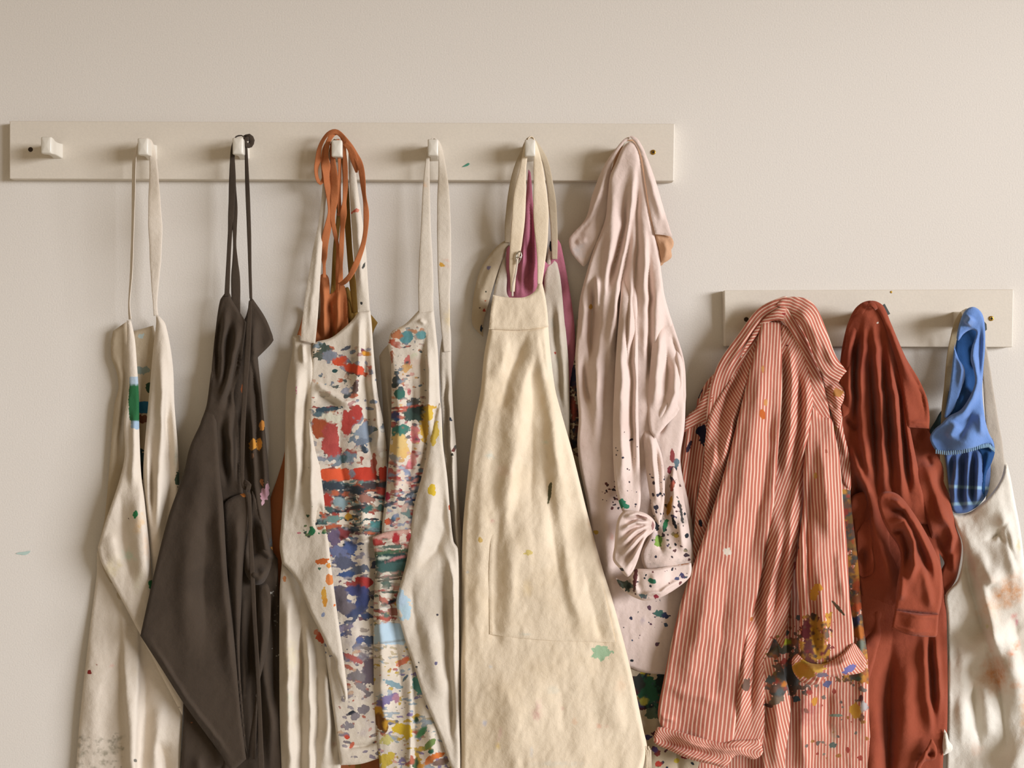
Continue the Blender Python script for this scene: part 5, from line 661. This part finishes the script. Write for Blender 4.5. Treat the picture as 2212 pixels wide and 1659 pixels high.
cloth('rolled_cuff', [sheet([(1711, 1424), (1722, 1412), (1732, 1416), (1750, 1432), (1784, 1432), (1819, 1412), (1838, 1390), (1846, 1390), (1862, 1410), (1872, 1430), (1864, 1451), (1819, 1460), (1784, 1465), (1768, 1478), (1735, 1475), (1714, 1452)], [(1720, 1430, 78), (1760, 1455, 104), (1820, 1440, 98), (1862, 1430, 72)], [(6, 8, 8, [(1720, 1432), (1760, 1450), (1810, 1440), (1856, 1415)]), (-4, 4, 4, [(1730, 1464), (1770, 1468)])], stripe=stripes(0, 9.4, bend=lambda X, Y: (Y - 1430) * (0.9 - (X - 1712) * 0.011)), paint=[(1735, 1445, 26, 20, 10, 'c9902c', .5), (1765, 1440, 20, 12, 0, 'd0a040', .7), (1745, 1430, 12, 5, 0, 'b5922a', .5), (1835, 1445, 16, 7, -35, '6f6aa0', .7), (1775, 1458, 12, 5, 0, '7a6a78', .7)], roll=(8, 14), res=2.6)], M_str, s1, 'rolled cuff stained yellow')

# ---------------------------------------------------------------- brick red shirt
M_red = fabric('brick_red_twill', '93472f', '873e2b', 0.08, scale=1300, sheen=0.12)
M_tag = plain('grey_woven_label', '4a4f4c', 0.8)
g = thing('shirt', 'plain brick red shirt with folded-up sleeve, hanging beside the striped shirt', 'shirt', 1950, 1720, 20)
cloth('back_tail', [sheet([(1836, 1080), (1900, 1060), (2000, 1100), (2040, 1280), (2046, 1380), (2046, 1579), (2038, 1632), (2036, 1740, 1), (1870, 1740, 1), (1866, 1500), (1850, 1250)], [(1880, 1200, 24), (1990, 1300, 34), (1900, 1500, 22), (1980, 1600, 36), (2035, 1450, 26)],
    [(9, 10, 6, [(1998, 1350), (2002, 1450), (2010, 1560), (2012, 1600)]), (-9, 4, 6, [(2005, 1350), (2012, 1450), (2018, 1560)]), (8, 6, 6, [(2018, 1350), (2026, 1450), (2028, 1560)]), (-17, 16, 10, [(1928, 1370), (1922, 1480), (1920, 1640), (1918, 1735)]), (6, 18, 18, [(1965, 1400), (1960, 1500), (1950, 1640)]), (5, 16, 14, [(1890, 1500), (1890, 1700)])], roll=(9, 7))], M_red, g)
cloth('hem_turn', [sheet([(1978, 1659, 1), (1985, 1640), (2005, 1610), (2012, 1592, 1), (2024, 1618), (2020, 1640), (1998, 1645), (1988, 1665), (1984, 1740, 1), (1972, 1740, 1)], [(1985, 1660, 44), (2015, 1615, 50)], [(-8, 6, 6, [(2000, 1632), (2018, 1625)]), (4, 3, 3, [(1985, 1655), (2010, 1600)])], roll=(4, 4), res=2.6)], M_red, g)
cloth('sleeve', [sheet([(1960, 915), (2008, 925), (2022, 965), (2037, 1000), (2053, 1079), (2064, 1134), (2077, 1176), (2072, 1225), (2063, 1256), (2040, 1287, 1), (2030, 1260), (2034, 1230), (2040, 1215), (2020, 1180), (2000, 1120), (1975, 1020)], [(1980, 935, 8), (2005, 950, 16), (2000, 1030, 46), (2044, 1040, 26), (2028, 1120, 52), (2062, 1140, 30), (2066, 1190, 26), (2045, 1260, 24)],
    [(8, 8, 10, [(1995, 990), (2020, 1060), (2045, 1150)]), (-10, 6, 6, [(2010, 1150), (2030, 1180), (2045, 1220)]), (8, 8, 6, [(2040, 1100), (2058, 1160), (2050, 1200)]), (-6, 5, 5, [(2000, 980), (2012, 1010)]), (5, 6, 6, [(2060, 1190), (2062, 1240)])], roll=(9, 9))], M_red, g)
RD = [(1882, 662, 70), (1880, 760, 62), (1835, 760, 36), (1940, 850, 52), (1836, 930, 24), (1845, 1080, 16), (1900, 1000, 56), (1980, 1050, 44), (1855, 1200, 24), (1885, 1200, 44), (1866, 1340, 16), (1920, 1230, 48), (1870, 1400, 30)]
RF = [(-13, 5, 7, [(1856, 700), (1848, 760), (1846, 850), (1850, 930)]), (10, 6, 8, [(1866, 690), (1858, 780), (1858, 880), (1868, 980), (1880, 1060)]), (-14, 5, 6, [(1876, 720), (1880, 800), (1886, 900), (1892, 1000), (1896, 1090)]), (11, 7, 7, [(1886, 690), (1894, 780), (1902, 880), (1908, 980), (1914, 1070)]), (-13, 5, 5, [(1902, 720), (1910, 820), (1920, 940), (1926, 1040), (1930, 1100)]), (11, 6, 7, [(1908, 700), (1924, 800), (1936, 900), (1944, 1000), (1952, 1090)]), (-12, 5, 5, [(1930, 780), (1946, 880), (1956, 980), (1966, 1080)]), (9, 6, 7, [(1950, 860), (1964, 960), (1976, 1060)]), (8, 8, 6, [(1838, 760), (1836, 840), (1842, 900)]), (-10, 5, 5, [(1826, 900), (1842, 918), (1850, 930)]), (9, 7, 7, [(1836, 950), (1850, 1010), (1874, 1060), (1890, 1110)]), (-10, 6, 8, [(1842, 1020), (1852, 1060), (1866, 1110)]), (8, 12, 10, [(1880, 1070), (1896, 1160), (1920, 1230), (1934, 1290)]), (-6, 10, 10, [(1860, 1180), (1866, 1260)]), (6, 14, 12, [(1900, 1300), (1886, 1400)])]
cloth('body', [sheet([(1860, 665), (1882, 652), (1900, 662), (1920, 710), (1945, 800), (1965, 920), (1985, 1020), (2000, 1100), (2008, 1130), (1975, 1130), (1930, 1120), (1922, 1180), (1940, 1230), (1948, 1290), (1930, 1320), (1905, 1380), (1880, 1460), (1868, 1500, 1), (1864, 1342), (1850, 1220), (1836, 1080), (1832, 1010), (1816, 930), (1812, 870), (1815, 780), (1828, 709), (1842, 680)], RD,
    RF, roll=(9, 9), wrinkle=(2.4, 36, 90), res=3, seed=777)], M_red, g)
cloth('pocket', [sheet([(1852, 1150, 1), (1880, 1112), (1884, 1180), (1886, 1235), (1864, 1247), (1856, 1240), (1853, 1200)], RD, RF, roll=(3, 1), wrinkle=(2.4, 36, 90), seed=777, lift=2.2, th=3)], M_red, g)
cloth('collar', [sheet([(1882, 650), (1862, 654), (1844, 671), (1830, 705), (1826, 740), (1814, 800), (1812, 850), (1818, 905, 1), (1835, 890), (1842, 830), (1840, 770), (1848, 730), (1864, 690), (1872, 668)], [(1875, 655, 74), (1838, 720, 50), (1825, 850, 36)], [(5, 7, 7, [(1852, 690), (1836, 760), (1830, 850)])], roll=(6, 6)),
    sheet([(1874, 652), (1890, 650), (1908, 661), (1925, 699), (1957, 773), (1985, 820), (2003, 862), (2008, 900), (2007, 926, 1), (1980, 924), (1960, 923, 1), (1955, 880), (1945, 820), (1930, 760), (1912, 705), (1896, 672)], [(1890, 656, 76), (1930, 730, 64), (1990, 880, 48), (1960, 900, 56)], [(6, 9, 9, [(1915, 690), (1945, 770), (1975, 850)]), (-3, 3, 3, [(1926, 712), (1958, 784), (1990, 850), (1998, 915)]), (3, 3, 3, [(1966, 912), (2003, 914)])], roll=(6, 6))], M_red, g)
cloth('collar_label', [sheet([(1903, 661, 1), (1911, 656, 1), (1923, 678, 1), (1915, 682, 1)], 66, roll=(2, .4), wrinkle=None, th=1)], M_tag, g, 'small dark grey label behind the collar')
cloth('hanging_loop', [ribbon([(1874, 664, 76, 7), (1880, 657, 80, 9), (1888, 660, 80, 9), (1893, 668, 76, 7)], 1.4)], M_red, g)
sv = cloth('folded_sleeve', [sheet([(1896, 1080), (1905, 1064), (1925, 1062), (1945, 1072), (1975, 1110), (2005, 1160), (2030, 1215), (2036, 1250), (2034, 1300), (2028, 1328, 1), (1980, 1324), (1932, 1318, 1), (1938, 1260), (1946, 1210), (1940, 1180), (1920, 1150), (1905, 1120)], [(1915, 1080, 66), (1960, 1130, 84), (1930, 1180, 62), (2020, 1220, 66), (1980, 1250, 86), (1985, 1320, 76)],
    [(9, 7, 7, [(1905, 1075), (1940, 1085), (1975, 1130), (2005, 1190), (2025, 1260)]), (-11, 5, 6, [(1915, 1100), (1950, 1105), (1975, 1150), (1995, 1210), (2015, 1270)]), (9, 6, 7, [(1920, 1125), (1955, 1125), (1975, 1170), (1976, 1220), (1955, 1280)]), (-11, 5, 5, [(1925, 1150), (1950, 1150), (1962, 1190), (1955, 1230)]), (8, 8, 8, [(1950, 1240), (1946, 1300)]), (7, 8, 8, [(1990, 1210), (2005, 1270), (2010, 1320)])], roll=(9, 12), res=2.8)], M_red, g)
cloth('cuff', [sheet([(1933, 1316, 1), (1980, 1325), (2028, 1326, 1), (2026, 1350), (2023, 1374), (2010, 1376), (1970, 1373), (1940, 1364), (1926, 1356, 1)], [(1935, 1340, 70), (1980, 1345, 84), (2022, 1350, 68)], [(3, 3, 3, [(1933, 1322), (1980, 1331), (2026, 1332)]), (2, 3, 3, [(1930, 1350), (1970, 1366), (2020, 1368)])], roll=(5, 9), res=2.6)], M_red, sv)

# ---------------------------------------------------------------- white apron and blue cloth, right end
M_wht = fabric('white_drill_canvas', 'e2dccf', 'dbd3c5', 0.05, stain=[('d9a77c', 7, .58, .8, .6), ('dfc9b0', 4, .5, .8, .4)])
M_khk = fabric('khaki_webbing', 'b3a384', 'a89878', 0.08)
M_kg = fabric('grey_webbing', 'b5aa9b', 'aba091', 0.08)
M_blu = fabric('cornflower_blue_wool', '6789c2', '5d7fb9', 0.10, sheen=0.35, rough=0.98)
M_blu2 = fabric('blue_wool_shaded', '1f4676', '1b3e6a', 0.10)  # dark copy of the wool; shade in the hood opening is put into the colour
M_blk = fabric('blue_checked_cotton', '566f9f', '4f6794', 0.08, stripes='86a6bb')
M_teal = fabric('dark_teal_cotton', '33474c', '2d4045', 0.08)
g = thing('apron', 'white canvas apron with khaki straps and rust-coloured stains, at the right edge', 'apron', 2130, 1800, 15)
cloth('neck_strap', [ribbon([(2045, 1120, 24, 14), (2043, 1060, 26, 15), (2038, 980, 28, 16), (2042, 890, 32, 16), (2048, 830, 36, 16), (2053, 770, 40, 15), (2060, 730, 44, 14), (2068, 695, 48, 11, 30), (2080, 672, 50, 10, 80), (2093, 668, 50, 10, 90), (2105, 680, 46, 10, 60)], 1.6)], M_khk, g)
cloth('shoulder_strap', [ribbon([(2104, 676, 44, 10, 40), (2118, 720, 34, 12), (2128, 780, 30, 16), (2136, 850, 28, 22), (2144, 920, 28, 28), (2150, 970, 28, 34), (2152, 1030, 28, 34), (2142, 1090, 28, 30)], 1.6)], M_kg, g)
PW = [(2178, 1282, 42, 36, -35, 'cf9768', .9, .95), (2142, 1310, 34, 28, 0, 'dfbfa0', .9, .8), (2152, 1455, 30, 52, -10, 'cc915f', .9, .9), (2190, 1330, 8, 8, 0, 'dfa59a', .8, .9), (2195, 1395, 10, 14, 20, 'e29a78', .8, .9), (2184, 1410, 10, 10, 0, 'e0a080', .9, .9), (2133, 1352, 4, 6, 0, 'c6c98a', .7, .9), (2196, 1345, 4, 10, 0, 'd98a98', .6, .9), (2212, 1540, 12, 60, 0, 'dcb48c', .9, .8), (2200, 1180, 5, 14, 0, 'cfc28a', .8, .8), (2195, 1480, 12, 10, 0, 'e4b898', .9, .8), (2110, 1620, 24, 20, 0, 'e0c8b4', .9, .7)]
WD = [(2070, 1120, 30), (2150, 1080, 54), (2085, 1220, 28), (2100, 1250, 34), (2150, 1250, 66), (2190, 1250, 62), (2060, 1400, 14), (2100, 1360, 18), (2120, 1450, 20), (2150, 1380, 64), (2190, 1450, 68), (2060, 1620, 20), (2140, 1600, 24), (2205, 1650, 62), (2080, 1500, 16)]
cloth('bib', [sheet([(2052, 1108, 1), (2070, 1112), (2095, 1106), (2112, 1094), (2140, 1068), (2162, 1035), (2170, 1000), (2168, 985, 1), (2178, 1010), (2192, 1080), (2205, 1150), (2215, 1240), (2222, 1350), (2232, 1500), (2240, 1659), (2245, 1790, 1), (2044, 1790, 1), (2043, 1659), (2046, 1560), (2047, 1420), (2045, 1330), (2042, 1285), (2070, 1250), (2080, 1180), (2062, 1130)], WD,
    [(9, 8, 14, [(2085, 1125), (2100, 1200), (2125, 1280), (2150, 1380), (2180, 1500)]), (-11, 10, 6, [(2078, 1150), (2090, 1230), (2112, 1320), (2140, 1420), (2165, 1540), (2180, 1640)]), (7, 10, 10, [(2110, 1180), (2140, 1250), (2150, 1262)]), (-7, 6, 8, [(2130, 1170), (2158, 1150), (2170, 1180)]), (8, 12, 12, [(2160, 1090), (2180, 1170), (2192, 1260)]), (-6, 8, 8, [(2172, 1130), (2180, 1180), (2200, 1240)]), (7, 14, 14, [(2175, 1350), (2192, 1450), (2200, 1560)]), (-5, 14, 14, [(2190, 1330), (2205, 1420)]), (6, 12, 12, [(2075, 1350), (2080, 1500), (2075, 1640)]), (-6, 8, 10, [(2096, 1420), (2105, 1520), (2120, 1640)]), (5, 10, 10, [(2120, 1480), (2140, 1600)]), (-3, 3, 3, [(2122, 1170), (2160, 1150), (2182, 1120)])], paint=PW, roll=(8, 8), wrinkle=(2.0, 34, 70), gain=1.1)], M_wht, g)
cloth('ragged_edge', [sheet([(2040, 1575, 1), (2046, 1585), (2050, 1600), (2058, 1612), (2056, 1622), (2046, 1628), (2038, 1632, 1), (2036, 1610)], [(2045, 1600, 40)], [(4, 4, 4, [(2045, 1590), (2048, 1625)])], roll=(4, 5))], M_wht, g)
g = thing('cloth', 'scrap of dark teal fabric poking out behind the blue cloth', 'cloth', 2030, 960, 8)
cloth('scrap', [sheet([(2008, 932), (2020, 910), (2036, 885), (2060, 880), (2062, 940), (2040, 980), (2014, 955)], 16, [(4, 6, 6, [(2020, 930), (2045, 905)])], roll=(5, 4))], M_teal, g)
g = thing('hooded_towel', 'cornflower blue wool cloth with stitched edge and striped folds below, on the last peg', 'towel', 2085, 1108, 25)
SC = [(2072, 985, 34), (2060, 1080, 34), (2100, 1080, 40), (2090, 1000, 44), (2040, 960, 34)]
def chk(X, Y):
    a = np.minimum.reduce([abs(Y - 1052 - 0.05 * (X - 2080)), abs(Y - 1088 + 0.05 * (X - 2080))]) / 34.0
    return np.clip(a + 0.07, 0, 0.5)
cloth('checked_fold', [sheet([(2042, 965), (2060, 960), (2100, 950), (2135, 960), (2140, 1000), (2135, 1060), (2118, 1088), (2100, 1102), (2084, 1108), (2060, 1106), (2052, 1070), (2046, 1020)], SC, [(9, 6, 6, [(2068, 970), (2062, 1040), (2062, 1100)]), (-11, 4, 4, [(2080, 970), (2078, 1040), (2078, 1104)]), (9, 5, 6, [(2092, 970), (2090, 1030), (2088, 1100)]), (-11, 4, 4, [(2102, 970), (2100, 1030), (2100, 1096)]), (9, 5, 6, [(2114, 970), (2112, 1040), (2110, 1090)]), (-8, 4, 4, [(2056, 980), (2054, 1060)])], stripe=chk, roll=(6, 6), res=2.4, wrinkle=(1, 30, 60))], M_blk, g)
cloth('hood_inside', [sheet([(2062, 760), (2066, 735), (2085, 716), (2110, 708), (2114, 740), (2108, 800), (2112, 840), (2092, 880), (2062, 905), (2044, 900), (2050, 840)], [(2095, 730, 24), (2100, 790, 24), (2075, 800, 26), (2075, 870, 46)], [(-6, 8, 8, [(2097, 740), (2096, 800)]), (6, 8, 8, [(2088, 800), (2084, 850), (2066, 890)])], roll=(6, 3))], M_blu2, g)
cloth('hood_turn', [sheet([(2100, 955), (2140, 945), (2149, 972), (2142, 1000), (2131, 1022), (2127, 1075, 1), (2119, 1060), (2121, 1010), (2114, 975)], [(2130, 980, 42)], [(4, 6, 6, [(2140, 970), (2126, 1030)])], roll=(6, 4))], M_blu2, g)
cloth('hood', [sheet([(2104, 663), (2088, 668), (2076, 688), (2066, 730), (2070, 736), (2082, 721), (2098, 712), (2108, 716), (2107, 728), (2099, 752), (2097, 778), (2104, 803), (2106, 826), (2097, 852), (2076, 884), (2050, 899), (2034, 915), (2020, 926), (2009, 943), (2012, 958), (2022, 975, 1), (2045, 977), (2080, 974), (2110, 966), (2135, 960), (2149, 972, 1), (2146, 955), (2136, 935), (2128, 905), (2122, 850), (2124, 800), (2128, 750), (2127, 700), (2120, 675)], [(2100, 672, 76), (2078, 710, 66), (2118, 740, 62), (2105, 820, 70), (2125, 850, 48), (2060, 905, 54), (2025, 955, 40), (2090, 940, 70), (2140, 960, 48)],
    [(6, 5, 8, [(2106, 724), (2102, 770), (2110, 815), (2100, 858), (2078, 892), (2046, 915)]), (7, 7, 7, [(2098, 684), (2086, 702)]), (-7, 7, 7, [(2117, 700), (2116, 760), (2118, 830)]), (-6, 9, 9, [(2104, 880), (2084, 925), (2068, 955)]), (6, 9, 9, [(2070, 912), (2048, 948)]), (6, 8, 8, [(2116, 890), (2122, 945)])], roll=(6, 7), res=2.4, wrinkle=(1.0, 40, 60))], M_blu, g)
cloth('hood_lip', [sheet([(2068, 726), (2063, 748), (2071, 775), (2083, 795), (2084, 815), (2076, 842), (2062, 880), (2044, 903), (2040, 900), (2048, 860), (2056, 800), (2061, 752)], [(2066, 740, 62), (2076, 805, 56), (2050, 880, 48)], [(5, 5, 4, [(2068, 765), (2078, 800), (2070, 845)])], roll=(4, 4), res=2.4, wrinkle=None)], M_blu, g)
bl = random.Random(5)
def edge_path(t):
    pts = [(2022, 976), (2045, 979), (2070, 977), (2095, 972), (2118, 965), (2135, 962), (2147, 972)]
    s = t * (len(pts) - 1); i = min(int(s), len(pts) - 2); f = s - i
    return pts[i][0] * (1 - f) + pts[i + 1][0] * f, pts[i][1] * (1 - f) + pts[i + 1][1] * f
M_st = fabric('pale_blue_wool_yarn', '8fb0c8', '86a8c2', 0.08)
cloth('blanket_stitch', [ribbon([(x + bl.uniform(-.6, .6), y - 5, 60 - abs(x - 2090) * 0.25, 2.6), (x, y + 4, 61 - abs(x - 2090) * 0.25, 3.2)], round_=True, seg=6) for x, y in (edge_path(i / 31) for i in range(32))], M_st, g, 'pale blue stitches along the edge')
bpy.data.objects['blanket_stitch']['kind'] = 'stuff'
cloth('care_label', [sheet([(2126, 694, 1), (2131, 700, 1), (2132, 712, 1), (2127, 716, 1)], 52, roll=(2, .3), wrinkle=None, th=1)], M_tag, g, 'tiny dark label at the edge')
